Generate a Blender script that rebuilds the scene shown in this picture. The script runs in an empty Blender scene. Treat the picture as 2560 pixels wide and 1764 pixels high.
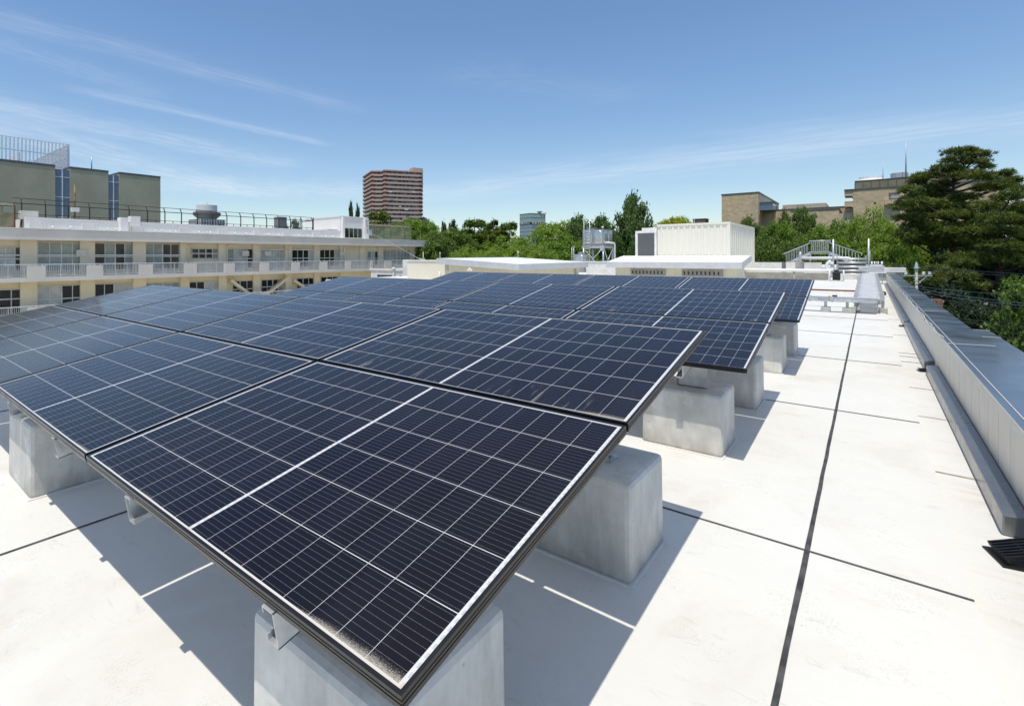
import bpy, bmesh, math, random
import numpy as np
from mathutils import Vector, Matrix, Euler
R = math.radians
SC = bpy.context.scene
COL = SC.collection

# ------------------------------------------------------------------ camera
FPX, Y0, CX, ROLL, YAW, CAMZ = 1282.75, 639.66, 1083.96, -0.0034, 0.7021, 1.4857
cam_d = bpy.data.cameras.new('camera'); cam = bpy.data.objects.new('camera', cam_d); COL.objects.link(cam)
cam_d.sensor_fit = 'HORIZONTAL'; cam_d.sensor_width = 36.0
cam_d.lens = 36.0 * FPX / 2560
cam_d.shift_x = (1280 - CX) / 2560
cam_d.shift_y = -(882 - Y0) / 2560
cam_d.clip_start = 0.05; cam_d.clip_end = 6000
cam.matrix_world = (Matrix.Translation((0, 0, CAMZ)) @ Matrix.Rotation(YAW, 4, 'Z') @
                    Matrix.Rotation(R(90), 4, 'X') @ Matrix.Rotation(-ROLL * -1, 4, 'Z'))
SC.camera = cam

# ------------------------------------------------------------------ world, sun
SUN_DIR = Vector((0.0875, -0.3274, 1.0)).normalized()
SUN_EL = math.asin(SUN_DIR.z)
SUN_AZ = math.atan2(SUN_DIR.x, SUN_DIR.y)          # clockwise from +Y
W = bpy.data.worlds.new('World'); SC.world = W; W.use_nodes = True
SKY_STRENGTH, SUN_STRENGTH, EXPOSURE = 0.13, 3.7, 0.0
SC.view_settings.view_transform = 'Standard'; SC.view_settings.look = 'None'
SC.view_settings.exposure = EXPOSURE; SC.view_settings.gamma = 1.0
SC.view_settings.use_curve_mapping = False

def ray(x, y):
    a, b = x - CX, y - Y0
    X = a * math.cos(ROLL) + b * math.sin(ROLL); Y = -a * math.sin(ROLL) + b * math.cos(ROLL)
    c, s = math.cos(YAW), math.sin(YAW)
    return Vector((-s + c * X / FPX, c + s * X / FPX, -Y / FPX))
def at(x, y, X=None, Y=None, Z=None, D=None):
    """world point seen at photograph position (x, y) on a known plane or at a known depth"""
    r = ray(x, y)
    t = X / r.x if X is not None else Y / r.y if Y is not None else (Z - CAMZ) / r.z if Z is not None else D
    return Vector((r.x * t, r.y * t, CAMZ + r.z * t))

class NT:
    """tiny shader-node helper"""
    def __init__(s, tree): s.t = tree; s.n = tree.nodes; s.l = tree.links
    def new(s, typ, **kw):
        n = s.n.new(typ)
        for k, v in kw.items(): setattr(n, k, v)
        return n
    def put(s, sock, v):
        if v is None: return
        if isinstance(v, bpy.types.NodeSocket): s.l.new(v, sock)
        elif isinstance(v, bpy.types.Node): s.l.new(v.outputs[0], sock)
        else: sock.default_value = v
    def m(s, op, a, b=None, c=None, clamp=False):
        n = s.new('ShaderNodeMath', operation=op, use_clamp=clamp)
        s.put(n.inputs[0], a); s.put(n.inputs[1], b)
        if c is not None: s.put(n.inputs[2], c)
        return n.outputs[0]
    def mix(s, f, a, b, blend='MIX'):
        n = s.new('ShaderNodeMix', data_type='RGBA', blend_type=blend)
        s.put(n.inputs[0], f)
        for i, v in ((6, a), (7, b)):
            if isinstance(v, tuple) and len(v) == 3: v = (*v, 1)
            s.put(n.inputs[i], v)
        return n.outputs[2]
    def noise(s, vec, scale, detail=4, rough=.55, dist=0.0):
        n = s.new('ShaderNodeTexNoise'); s.put(n.inputs['Vector'], vec)
        n.inputs['Scale'].default_value = scale; n.inputs['Detail'].default_value = detail
        n.inputs['Roughness'].default_value = rough; n.inputs['Distortion'].default_value = dist
        return n.outputs['Fac']
    def ramp(s, f, lo, hi, a=0.0, b=1.0, smooth=True):
        n = s.new('ShaderNodeMapRange', interpolation_type='SMOOTHSTEP' if smooth else 'LINEAR')
        s.put(n.inputs[0], f); s.put(n.inputs[1], lo); s.put(n.inputs[2], hi); s.put(n.inputs[3], a); s.put(n.inputs[4], b)
        return n.outputs[0]
    def vmul(s, v, k):
        n = s.new('ShaderNodeVectorMath', operation='MULTIPLY'); s.put(n.inputs[0], v); s.put(n.inputs[1], k)
        return n.outputs[0]
    def sep(s, v):
        n = s.new('ShaderNodeSeparateXYZ'); s.put(n.inputs[0], v); return n.outputs

def build_world():
    t = NT(W.node_tree); t.n.clear()
    out = t.new('ShaderNodeOutputWorld'); bg = t.new('ShaderNodeBackground')
    sky = t.new('ShaderNodeTexSky', sky_type='NISHITA'); sky.sun_disc = False
    sky.sun_elevation = SUN_EL; sky.sun_rotation = SUN_AZ
    sky.altitude = 0; sky.air_density = 1.0; sky.dust_density = 0.35; sky.ozone_density = 2.0
    bg.inputs['Strength'].default_value = SKY_STRENGTH
    co = t.new('ShaderNodeTexCoord').outputs['Generated']
    x, y, z = t.sep(co)
    zc = t.m('MAXIMUM', z, 0.02)
    px, py = t.m('DIVIDE', x, zc), t.m('DIVIDE', y, zc)
    cov = None
    # cirrus streaks: each lies along a line of the cloud layer overhead
    for (a, b, w, amp, l0, l1, k) in CLOUDS:
        ra, rb = ray(*a), ray(*b)
        A = Vector((ra.x / ra.z, ra.y / ra.z)); B = Vector((rb.x / rb.z, rb.y / rb.z))
        d = (B - A); L = d.length; d /= L
        dx, dy = t.m('SUBTRACT', px, A.x), t.m('SUBTRACT', py, A.y)
        tt = t.m('DIVIDE', t.m('ADD', t.m('MULTIPLY', dx, d.x), t.m('MULTIPLY', dy, d.y)), L)
        ss = t.m('SUBTRACT', t.m('MULTIPLY', dx, -d.y), t.m('MULTIPLY', dy, -d.x))
        cv = t.new('ShaderNodeCombineXYZ'); t.put(cv.inputs[0], t.m('MULTIPLY', tt, 2.2 + k)); t.put(cv.inputs[1], t.m('DIVIDE', ss, w * 1.1)); cv.inputs[2].default_value = k * 7.3
        warp = t.m('MULTIPLY', t.m('SUBTRACT', t.noise(cv.outputs[0], 1.1, 3), .5), 2.2)
        sn = t.m('ADD', t.m('DIVIDE', ss, w), warp)
        g = t.m('EXPONENT', t.m('MULTIPLY', t.m('MULTIPLY', sn, sn), -1.0))
        win = t.m('MULTIPLY', t.ramp(tt, l0, l0 + .35), t.ramp(tt, l1, l1 - .35))
        cv2 = t.new('ShaderNodeCombineXYZ'); t.put(cv2.inputs[0], t.m('MULTIPLY', tt, 5.0)); t.put(cv2.inputs[1], t.m('DIVIDE', ss, w * .33)); cv2.inputs[2].default_value = k * 3.1
        fib = t.ramp(t.noise(cv2.outputs[0], 1.4, 5, .6, .4), .25, .75, .25, 1.0)
        c = t.m('MULTIPLY', t.m('MULTIPLY', g, win), t.m('MULTIPLY', fib, amp))
        cov = c if cov is None else t.m('ADD', cov, c)
    cov = t.m('MULTIPLY', t.m('MINIMUM', cov, .75), t.ramp(z, 0.0, .05))
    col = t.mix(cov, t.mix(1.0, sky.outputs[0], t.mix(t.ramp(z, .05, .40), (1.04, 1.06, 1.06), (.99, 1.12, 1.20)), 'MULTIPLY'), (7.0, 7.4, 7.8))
    # white veil added overhead, out of view, to neutralise the fill light
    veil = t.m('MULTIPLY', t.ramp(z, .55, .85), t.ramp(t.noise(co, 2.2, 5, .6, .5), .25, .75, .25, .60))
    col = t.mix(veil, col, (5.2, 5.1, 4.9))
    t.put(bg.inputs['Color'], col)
    t.l.new(bg.outputs[0], out.inputs[0])
S_ = 2560 / 2316
CLOUDS = [  # point a, point b (on the streak), width, density, start, end, seed
    ((0 * S_, 40 * S_), (760 * S_, 235 * S_), .12, .15, -.5, 1.25, .3),
    ((200 * S_, 208 * S_), (640 * S_, 305 * S_), .085, .26, -.2, 1.5, .9),
    ((0, 240 * S_), (460 * S_, 335 * S_), .30, .24, -.5, 1.9, 1.7),
    ((0, 285 * S_), (420 * S_, 400 * S_), .45, .28, -.6, 2.0, 2.2),
    ((0, 95 * S_), (330 * S_, 210 * S_), .14, .10, -.3, 1.3, 2.9),
    ((960 * S_, 440 * S_), (1800 * S_, 335 * S_), .75, .30, -.35, 2.1, 3.3),
    ((420 * S_, 420 * S_), (700 * S_, 430 * S_), .9, .26, -.9, 1.7, 4.1),
    ((1050 * S_, 165 * S_), (1400 * S_, 215 * S_), .2, .06, -.3, 1.3, 4.7),
]
build_world()
sun_d = bpy.data.lights.new('sun', 'SUN'); sun = bpy.data.objects.new('sun', sun_d); COL.objects.link(sun)
sun_d.energy = SUN_STRENGTH; sun_d.angle = R(0.53); sun_d.color = (1.0, .932, .81)
sun.rotation_euler = SUN_DIR.to_track_quat('Z', 'Y').to_euler(); sun.location = (0, 0, 60)
cy = SC.cycles
cy.use_denoising = True
try: cy.denoiser = 'OPENIMAGEDENOISE'; cy.denoising_prefilter = 'ACCURATE'
except Exception: pass
cy.max_bounces = 8; cy.diffuse_bounces = 4; cy.glossy_bounces = 4; cy.transparent_max_bounces = 12; cy.transmission_bounces = 4
cy.caustics_reflective = False; cy.caustics_refractive = False

# ------------------------------------------------------------------ object helpers
def tag(o, label=None, cat=None, group=None, kind=None):
    for k, v in (('label', label), ('category', cat), ('group', group), ('kind', kind)):
        if v: o[k] = v
    return o
def thing(name, label, cat, loc=(0, 0, 0), rz=0, group=None):
    o = bpy.data.objects.new(name, None); COL.objects.link(o); o.empty_display_size = .2
    o.location = loc; o.rotation_euler = (0, 0, rz)
    return tag(o, label, cat, group)
def children(o): return [c for c in bpy.data.objects if c.parent == o]
class MB:
    """collects boxes, tubes and faces; build() links them as ONE mesh object"""
    def __init__(s): s.v = []; s.f = []; s.mi = []; s.cur = 0; s.sm = []
    def quad(s, *pts):
        i = len(s.v); s.v += [tuple(p) for p in pts]; s.f.append(tuple(range(i, i + len(pts)))); s.mi.append(s.cur); s.sm.append(False); return s
    def hexa(s, b):   # 8 points: bottom ring then top ring, counter-clockwise from above
        i = len(s.v); s.v += [tuple(p) for p in b]
        for f in ((3, 2, 1, 0), (4, 5, 6, 7), (0, 1, 5, 4), (1, 2, 6, 5), (2, 3, 7, 6), (3, 0, 4, 7)):
            s.f.append(tuple(i + k for k in f)); s.mi.append(s.cur); s.sm.append(False)
        return s
    def box(s, x0, x1, y0, y1, z0, z1, M=None):
        x0, x1 = min(x0, x1), max(x0, x1); y0, y1 = min(y0, y1), max(y0, y1); z0, z1 = min(z0, z1), max(z0, z1)
        p = [(x0, y0, z0), (x1, y0, z0), (x1, y1, z0), (x0, y1, z0), (x0, y0, z1), (x1, y0, z1), (x1, y1, z1), (x0, y1, z1)]
        if M is not None: p = [M @ Vector(q) for q in p]
        return s.hexa(p)
    def bar(s, a, b, w, h=None, up=(0, 0, 1)):
        a, b = Vector(a), Vector(b); d = (b - a).normalized(); h = h or w
        u = Vector(up)
        if abs(d.dot(u)) > .98: u = Vector((0, 1, 0))
        x = d.cross(u).normalized() * (w / 2); z = x.cross(d).normalized() * (h / 2)
        return s.hexa([a - x - z, b - x - z, b + x - z, a + x - z, a - x + z, b - x + z, b + x + z, a + x + z])
    def tube(s, pts, r, n=10, cap=True):
        pts = [Vector(p) for p in pts]; rs = r if isinstance(r, (list, tuple)) else [r] * len(pts)
        base = len(s.v); prev = None
        for i, p in enumerate(pts):
            d = (pts[min(i + 1, len(pts) - 1)] - pts[max(i - 1, 0)]).normalized()
            if prev is None:
                u = d.cross(Vector((0, 0, 1)));
                if u.length < .05: u = Vector((1, 0, 0))
                u.normalize()
            else: u = (prev - d * prev.dot(d)).normalized()
            prev = u; w = d.cross(u)
            for k in range(n):
                a = 2 * math.pi * k / n
                s.v.append(tuple(p + (u * math.cos(a) + w * math.sin(a)) * rs[i]))
        for i in range(len(pts) - 1):
            for k in range(n):
                a, b = base + i * n + k, base + i * n + (k + 1) % n
                s.f.append((a, b, b + n, a + n)); s.mi.append(s.cur); s.sm.append(True)
        if cap:
            s.f.append(tuple(base + k for k in reversed(range(n)))); s.mi.append(s.cur); s.sm.append(False)
            e = base + (len(pts) - 1) * n
            s.f.append(tuple(e + k for k in range(n))); s.mi.append(s.cur); s.sm.append(False)
        return s
    def lathe(s, prof, c=(0, 0, 0), n=24):   # prof: (radius, z) bottom to top
        return s.tube([(c[0], c[1], c[2] + z) for _, z in prof], [max(r, 1e-4) for r, _ in prof], n) if False else s._lathe(prof, c, n)
    def _lathe(s, prof, c, n):
        base = len(s.v)
        for r, z in prof:
            for k in range(n):
                a = 2 * math.pi * k / n; s.v.append((c[0] + r * math.cos(a), c[1] + r * math.sin(a), c[2] + z))
        for i in range(len(prof) - 1):
            for k in range(n):
                a, b = base + i * n + k, base + i * n + (k + 1) % n
                s.f.append((a, b, b + n, a + n)); s.mi.append(s.cur); s.sm.append(False)
        s.f.append(tuple(base + k for k in reversed(range(n)))); s.mi.append(s.cur); s.sm.append(False)
        e = base + (len(prof) - 1) * n; s.f.append(tuple(e + k for k in range(n))); s.mi.append(s.cur); s.sm.append(False)
        return s
    def prism(s, poly, z0, z1):    # poly counter-clockwise from above
        i = len(s.v); n = len(poly)
        s.v += [(p[0], p[1], z0) for p in poly] + [(p[0], p[1], z1) for p in poly]
        s.f.append(tuple(i + k for k in reversed(range(n)))); s.f.append(tuple(i + n + k for k in range(n)))
        for k in range(n): s.f.append((i + k, i + (k + 1) % n, i + n + (k + 1) % n, i + n + k))
        s.mi += [s.cur] * (n + 2); s.sm += [False] * (n + 2); return s
    def sphere(s, c, r, n=10, sx=1, sy=1, sz=1):
        base = len(s.v); rings = n // 2
        for i in range(rings + 1):
            ph = math.pi * i / rings
            for k in range(n):
                a = 2 * math.pi * k / n
                s.v.append((c[0] + r * sx * math.sin(ph) * math.cos(a), c[1] + r * sy * math.sin(ph) * math.sin(a), c[2] - r * sz * math.cos(ph)))
        for i in range(rings):
            for k in range(n):
                a, b = base + i * n + k, base + i * n + (k + 1) % n
                s.f.append((a, b, b + n, a + n)); s.mi.append(s.cur); s.sm.append(True)
        return s
    def mesh(s, name):
        me = bpy.data.meshes.new(name); me.from_pydata(s.v, [], s.f); me.polygons.foreach_set('material_index', s.mi); me.polygons.foreach_set('use_smooth', s.sm); me.update()
        return me
    def build(s, name, mats, parent=None, bevel=0, seg=2):
        me = s.mesh(name)
        if bevel:
            bm = bmesh.new(); bm.from_mesh(me); bmesh.ops.remove_doubles(bm, verts=bm.verts, dist=1e-5)
            ed = [e for e in bm.edges if len(e.link_faces) == 2 and e.calc_face_angle(0) > R(30)]
            bmesh.ops.bevel(bm, geom=ed, offset=bevel, segments=seg, affect='EDGES', profile=.5, clamp_overlap=True)
            bm.to_mesh(me); bm.free()
        return link(name, me, mats, parent)
def link(name, me, mats, parent=None):
    o = bpy.data.objects.new(name, me); COL.objects.link(o)
    for m in (mats if isinstance(mats, (list, tuple)) else [mats]): me.materials.append(m)
    if parent: o.parent = parent
    return o
def copy_tree(o, parent=None):
    c = o.copy(); COL.objects.link(c)
    if parent: c.parent = parent
    for ch in children(o): copy_tree(ch, c)
    return c

# ------------------------------------------------------------------ materials
MATS = {}
def mat(name, col, rough=.6, metal=0.0, var=.12, scale=3.0, bump=0.0, bscale=40.0, streak=0.0, stain=None, spec=.5, coat=0.0, world=True):
    """plain surface with uneven tone, optional fine bump and vertical run-down streaks"""
    if name in MATS: return MATS[name]
    m = bpy.data.materials.new(name); m.use_nodes = True; t = NT(m.node_tree)
    b = t.n['Principled BSDF']
    co = t.new('ShaderNodeNewGeometry').outputs['Position'] if world else t.new('ShaderNodeTexCoord').outputs['Object']
    n1 = t.noise(co, scale, 6, .6)
    c = t.mix(t.ramp(n1, .3, .7), tuple(v * (1 - var) for v in col), tuple(min(1, v * (1 + var)) for v in col))
    if streak:
        st = t.noise(t.vmul(co, (1, 1, .07)), 9.0, 5, .65)
        c = t.mix(t.m('MULTIPLY', t.ramp(st, .5, .78), streak), c, tuple(v * .5 for v in (stain or col)))
    t.put(b.inputs['Base Color'], c); b.inputs['Metallic'].default_value = metal
    b.inputs['Specular IOR Level'].default_value = spec
    t.put(b.inputs['Roughness'], t.ramp(n1, .2, .8, max(0, rough - .07), min(1, rough + .07)))
    if coat: b.inputs['Coat Weight'].default_value = coat; b.inputs['Coat Roughness'].default_value = .1
    if bump:
        bp = t.new('ShaderNodeBump'); bp.inputs['Strength'].default_value = bump; bp.inputs['Distance'].default_value = .01
        t.put(bp.inputs['Height'], t.noise(co, bscale, 4)); t.put(b.inputs['Normal'], bp)
    MATS[name] = m; return m
# ------------------------------------------------------------------ special materials
def roof_mat():
    m = bpy.data.materials.new('white roof coating'); m.use_nodes = True; t = NT(m.node_tree); b = t.n['Principled BSDF']
    p = t.new('ShaderNodeNewGeometry').outputs['Position']
    n1, n2 = t.noise(p, .55, 6, .6), t.noise(p, 2.6, 8, .7)
    c = t.mix(t.ramp(n1, .25, .75), (.695, .693, .666), (.740, .738, .712))
    # faint beige water marks and grey scuffs
    c = t.mix(t.m('MULTIPLY', t.ramp(t.noise(p, .9, 5, .62, .6), .50, .72), .50), c, (.575, .53, .44))
    c = t.mix(t.m('MULTIPLY', t.ramp(t.noise(t.vmul(p, (1.0, 3.0, 1.0)), 4.5, 7, .72, .8), .58, .74), .50), c, (.47, .445, .39))
    # rain streaks running to the gutter near the wall
    x = t.sep(p)[0]
    g = t.noise(t.vmul(p, (.8, 6.0, 1.0)), 1.6, 6, .65)
    c = t.mix(t.m('MULTIPLY', t.m('MULTIPLY', t.ramp(x, .30, .62), t.ramp(g, .48, .72)), .5), c, (.55, .45, .35))
    # small dark specks of grit
    v = t.new('ShaderNodeTexVoronoi'); t.put(v.inputs['Vector'], p); v.inputs['Scale'].default_value = 6.0; v.inputs['Randomness'].default_value = 1
    sp = t.m('MULTIPLY', t.ramp(v.outputs['Distance'], .045, .02), t.ramp(t.noise(p, 1.3, 3), .5, .6))
    c = t.mix(t.m('MULTIPLY', sp, .7), c, (.26, .24, .21))
    # scratches
    sc = t.noise(t.vmul(p, (2.0, 1.0, 1.0)), 14, 3, .6, 2.5)
    c = t.mix(t.m('MULTIPLY', t.m('MULTIPLY', t.ramp(t.m('ABSOLUTE', t.m('SUBTRACT', sc, .5)), .014, .004), t.ramp(n2, .50, .60)), .5), c, (.36, .34, .31))
    t.put(b.inputs['Base Color'], c); t.put(b.inputs['Roughness'], t.ramp(n2, .3, .7, .5, .68)); b.inputs['Specular IOR Level'].default_value = .25
    bp = t.new('ShaderNodeBump'); bp.inputs['Strength'].default_value = .12; bp.inputs['Distance'].default_value = .01
    t.put(bp.inputs['Height'], t.m('ADD', t.noise(p, 30, 5), t.m('MULTIPLY', n2, 1.5))); t.put(b.inputs['Normal'], bp)
    return m
def concrete_mat(name, col, amt=1.0):
    m = bpy.data.materials.new(name); m.use_nodes = True; t = NT(m.node_tree); b = t.n['Principled BSDF']
    p = t.new('ShaderNodeNewGeometry').outputs['Position']
    n1, n2 = t.noise(p, 2.3, 7, .62), t.noise(t.vmul(p, (1, 1, .16)), 11, 6, .65)
    c = t.mix(t.ramp(n1, .3, .7), tuple(v * .74 for v in col), tuple(v * 1.12 for v in col))
    c = t.mix(t.m('MULTIPLY', t.ramp(n2, .42, .72), .6 * amt), c, tuple(v * .62 for v in col))
    c = t.mix(t.m('MULTIPLY', t.ramp(t.noise(p, 5.5, 5, .6), .56, .70), .5 * amt), c, tuple(min(1, v * 1.3) for v in col))
    # air holes of the casting
    v = t.new('ShaderNodeTexVoronoi'); t.put(v.inputs['Vector'], p); v.inputs['Scale'].default_value = 13
    h = t.m('MULTIPLY', t.ramp(v.outputs['Distance'], .10, .03), t.ramp(t.noise(p, 3, 2), .46, .56))
    c = t.mix(t.m('MULTIPLY', h, .8 * amt), c, tuple(v * .45 for v in col))
    # soil splashed and left by run-off low on the block
    z = t.sep(p)[2]
    c = t.mix(t.m('MULTIPLY', t.m('MULTIPLY', t.ramp(z, .16, .0), t.ramp(t.noise(t.vmul(p, (1, 1, .4)), 7, 5), .36, .62)), .6 * amt), c, (.26, .22, .17))
    t.put(b.inputs['Base Color'], c); t.put(b.inputs['Roughness'], t.ramp(n1, .3, .7, .55, .8)); b.inputs['Specular IOR Level'].default_value = .35
    bp = t.new('ShaderNodeBump'); bp.inputs['Strength'].default_value = .25; bp.inputs['Distance'].default_value = .006
    t.put(bp.inputs['Height'], t.m('ADD', t.noise(p, 55, 5), t.m('MULTIPLY', h, -1.5))); t.put(b.inputs['Normal'], bp)
    MATS[name] = m; return m
PW, PH = 1.722, 1.134
def cell_mat():
    """half-cut silicon cells under glass, laid out in the panel's own metres"""
    m = bpy.data.materials.new('solar cells under glass'); m.use_nodes = True; t = NT(m.node_tree); b = t.n['Principled BSDF']
    co = t.new('ShaderNodeTexCoord').outputs['Object']; x, y, _ = t.sep(co)
    u = t.m('MULTIPLY', x, -1.0); v = y
    pu, pv = .0925, .1838; v0 = (PH - 6 * pv) / 2; mid = .0065
    uc = t.m('SUBTRACT', t.m('ABSOLUTE', t.m('SUBTRACT', u, PW / 2)), mid)      # distance outward from the middle strip
    cu, cvv = t.m('DIVIDE', uc, pu), t.m('DIVIDE', t.m('SUBTRACT', v, v0), pv)
    fu, fv = t.m('FRACT', cu), t.m('FRACT', cvv)
    eu = t.m('MULTIPLY', t.m('MINIMUM', fu, t.m('SUBTRACT', 1.0, fu)), pu)       # metres to nearest cell edge
    ev = t.m('MULTIPLY', t.m('MINIMUM', fv, t.m('SUBTRACT', 1.0, fv)), pv)
    gap = t.m('MAXIMUM', t.m('LESS_THAN', eu, .00058), t.m('LESS_THAN', ev, .00115))
    outside = t.m('MAXIMUM', t.m('MAXIMUM', t.m('LESS_THAN', uc, 0.0), t.m('GREATER_THAN', cu, 9.0)),
                  t.m('MAXIMUM', t.m('LESS_THAN', cvv, 0.0), t.m('GREATER_THAN', cvv, 6.0)))
    white = t.m('MAXIMUM', gap, outside)
    # thin collector wires, ten to a cell, with solder pads along them
    bf = t.m('FRACT', t.m('MULTIPLY', cvv, 10.0)); bd = t.m('MULTIPLY', t.m('ABSOLUTE', t.m('SUBTRACT', bf, .5)), pv / 10)
    pad = t.m('GREATER_THAN', t.m('FRACT', t.m('ADD', t.m('MULTIPLY', cu, 4.0), .1)), .82)
    bus = t.m('LESS_THAN', bd, t.m('ADD', .00048, t.m('MULTIPLY', pad, .00018)))
    # the ribbon dashes in the middle and end strips
    rb = t.m('MULTIPLY', outside, t.m('MULTIPLY', t.m('GREATER_THAN', t.m('FRACT', t.m('MULTIPLY', v, 42.0)), .45),
             t.m('MAXIMUM', t.m('LESS_THAN', t.m('ABSOLUTE', uc), .0052), t.m('LESS_THAN', t.m('ABSOLUTE', t.m('SUBTRACT', cu, 9.09)), .035))))
    fl = t.new('ShaderNodeCombineXYZ'); t.put(fl.inputs[0], t.m('FLOOR', t.m('DIVIDE', u, pu))); t.put(fl.inputs[1], t.m('FLOOR', cvv))
    oi = t.new('ShaderNodeObjectInfo'); t.put(fl.inputs[2], t.m('MULTIPLY', oi.outputs['Random'], 37.0))
    wn = t.new('ShaderNodeTexWhiteNoise'); t.put(wn.inputs['Vector'], fl.outputs[0])
    cell = t.mix(wn.outputs['Value'], (.0056, .0050, .0090), (.0085, .0078, .0145))
    cell = t.mix(t.m('MULTIPLY', bus, .42), cell, (.25, .245, .26))
    c = t.mix(white, cell, (.64, .64, .645))
    c = t.mix(t.m('MULTIPLY', rb, .5), c, (.36, .36, .42))
    # pollen and sand washed down to the low edge
    at_ = t.new('ShaderNodeAttribute', attribute_type='OBJECT', attribute_name='dust').outputs['Fac']
    of = t.new('ShaderNodeCombineXYZ'); t.put(of.inputs[0], t.m('MULTIPLY', oi.outputs['Random'], 50.0))
    va = t.new('ShaderNodeVectorMath', operation='ADD'); t.put(va.inputs[0], co); t.put(va.inputs[1], of.outputs[0])
    big, fine = t.noise(va.outputs[0], 2.2, 3), t.noise(va.outputs[0], 330, 4, .75)
    reach = t.m('ADD', t.m('MULTIPLY', t.ramp(big, .42, .68), .020), .006)
    reach = t.m('ADD', reach, t.m('MULTIPLY', t.m('POWER', t.ramp(u, .45, .0), 1.6), .038))
    edge = t.m('SUBTRACT', 1.0, t.m('DIVIDE', t.m('SUBTRACT', v, .012), t.m('MULTIPLY', reach, t.m('ADD', at_, .15))), clamp=True)
    dep = t.m('MULTIPLY', t.ramp(t.m('ADD', t.m('MULTIPLY', edge, 1.25), t.m('SUBTRACT', t.m('MULTIPLY', fine, 1.5), 1.2)), .0, 1.0), t.m('MINIMUM', t.m('ADD', at_, .2), 1.0))
    run = t.noise(t.vmul(va.outputs[0], (9.0, 1.6, 1.0)), 1.8, 4, .6, 1.2)
    dr = t.new('ShaderNodeAttribute', attribute_type='OBJECT', attribute_name='drip').outputs['Fac']
    stv = t.m('MULTIPLY', t.m('MULTIPLY', t.ramp(run, .58, .68), t.ramp(v, .24, .03)), t.m('MULTIPLY', t.ramp(fine, .35, .6), dr))
    dust = t.m('MAXIMUM', dep, t.m('MULTIPLY', stv, .30))
    film = t.m('MULTIPLY', t.ramp(t.noise(va.outputs[0], 1.1, 4), .35, .75), .012)
    c = t.mix(t.m('ADD', t.m('MULTIPLY', dust, .85), film), c, (.60, .55, .47))
    t.put(b.inputs['Base Color'], c)
    t.put(b.inputs['Roughness'], t.m('ADD', t.m('MULTIPLY', dust, .6), .10)); b.inputs['IOR'].default_value = 1.33
    t.put(b.inputs['Specular IOR Level'], t.m('SUBTRACT', .5, t.m('MULTIPLY', dust, .4)))
    return m
M_ROOF = roof_mat()
M_BLOCK = concrete_mat('cast concrete', (.66, .65, .61), .85)
M_CELL = cell_mat()
M_FRAME = mat('black anodised aluminium', (.050, .049, .050), .28, .8, .15, 6, spec=.6)
M_GALV = mat('galvanised steel', (.58, .60, .62), .42, .6, .14, 14, .06, 60)
M_TRAY = mat('ribbed tray cover', (.56, .575, .59), .5, .25, .10, 9)
M_GALVD = mat('weathered galvanised steel', (.50, .52, .54), .5, .45, .16, 9, .05, 60)
M_JOINT = mat('grey joint sealant', (.060, .062, .066), .75, 0, .6, 9, .4, 60)
M_COPE = mat('dark coated coping sheet', (.25, .28, .33), .20, .8, .08, 2.0, spec=.6)
M_CLAD = mat('grey beige cladding sheet', (.58, .555, .50), .42, .25, .08, 5, streak=.25)
M_CHAN = mat('grey metal gutter cover', (.22, .225, .235), .30, .65, .12, 5)
M_SILIC = mat('pale sealant bead', (.56, .54, .51), .6, 0, .1, 20)
M_BLACK = mat('black cast grating', (.012, .012, .013), .5, .3, .2, 30)
M_RED = mat('red brown primed pipe', (.17, .045, .03), .6, 0, .2, 14)
M_WPIPE = mat('white insulated pipe sheath', (.78, .78, .77), .5, 0, .05, 8)
M_WCONC = mat('white painted concrete', (.70, .69, .66), .75, 0, .10, 2.2, .15, 50, streak=.25)
M_GCONC = concrete_mat('old grey concrete', (.36, .35, .32), .8)
M_CREAM = mat('cream painted wall', (.72, .66, .50), .75, 0, .05, 2, .1, 60, streak=.12)
M_CREAMW = mat('cream white corrugated steel', (.82, .785, .68), .5, 0, .02, .5, streak=.0)
M_WROOF = mat('white metal roof sheet', (.78, .785, .79), .5, 0, .04, 2)
M_GREYF = mat('pale grey fascia', (.56, .565, .58), .55, .0, .06, 3)
M_DGREY = mat('dark grey steel door', (.115, .118, .122), .55, .1, .06, 3)
M_DARK = mat('dark equipment shade', (.03, .031, .033), .7, 0, .3, 5)

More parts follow.
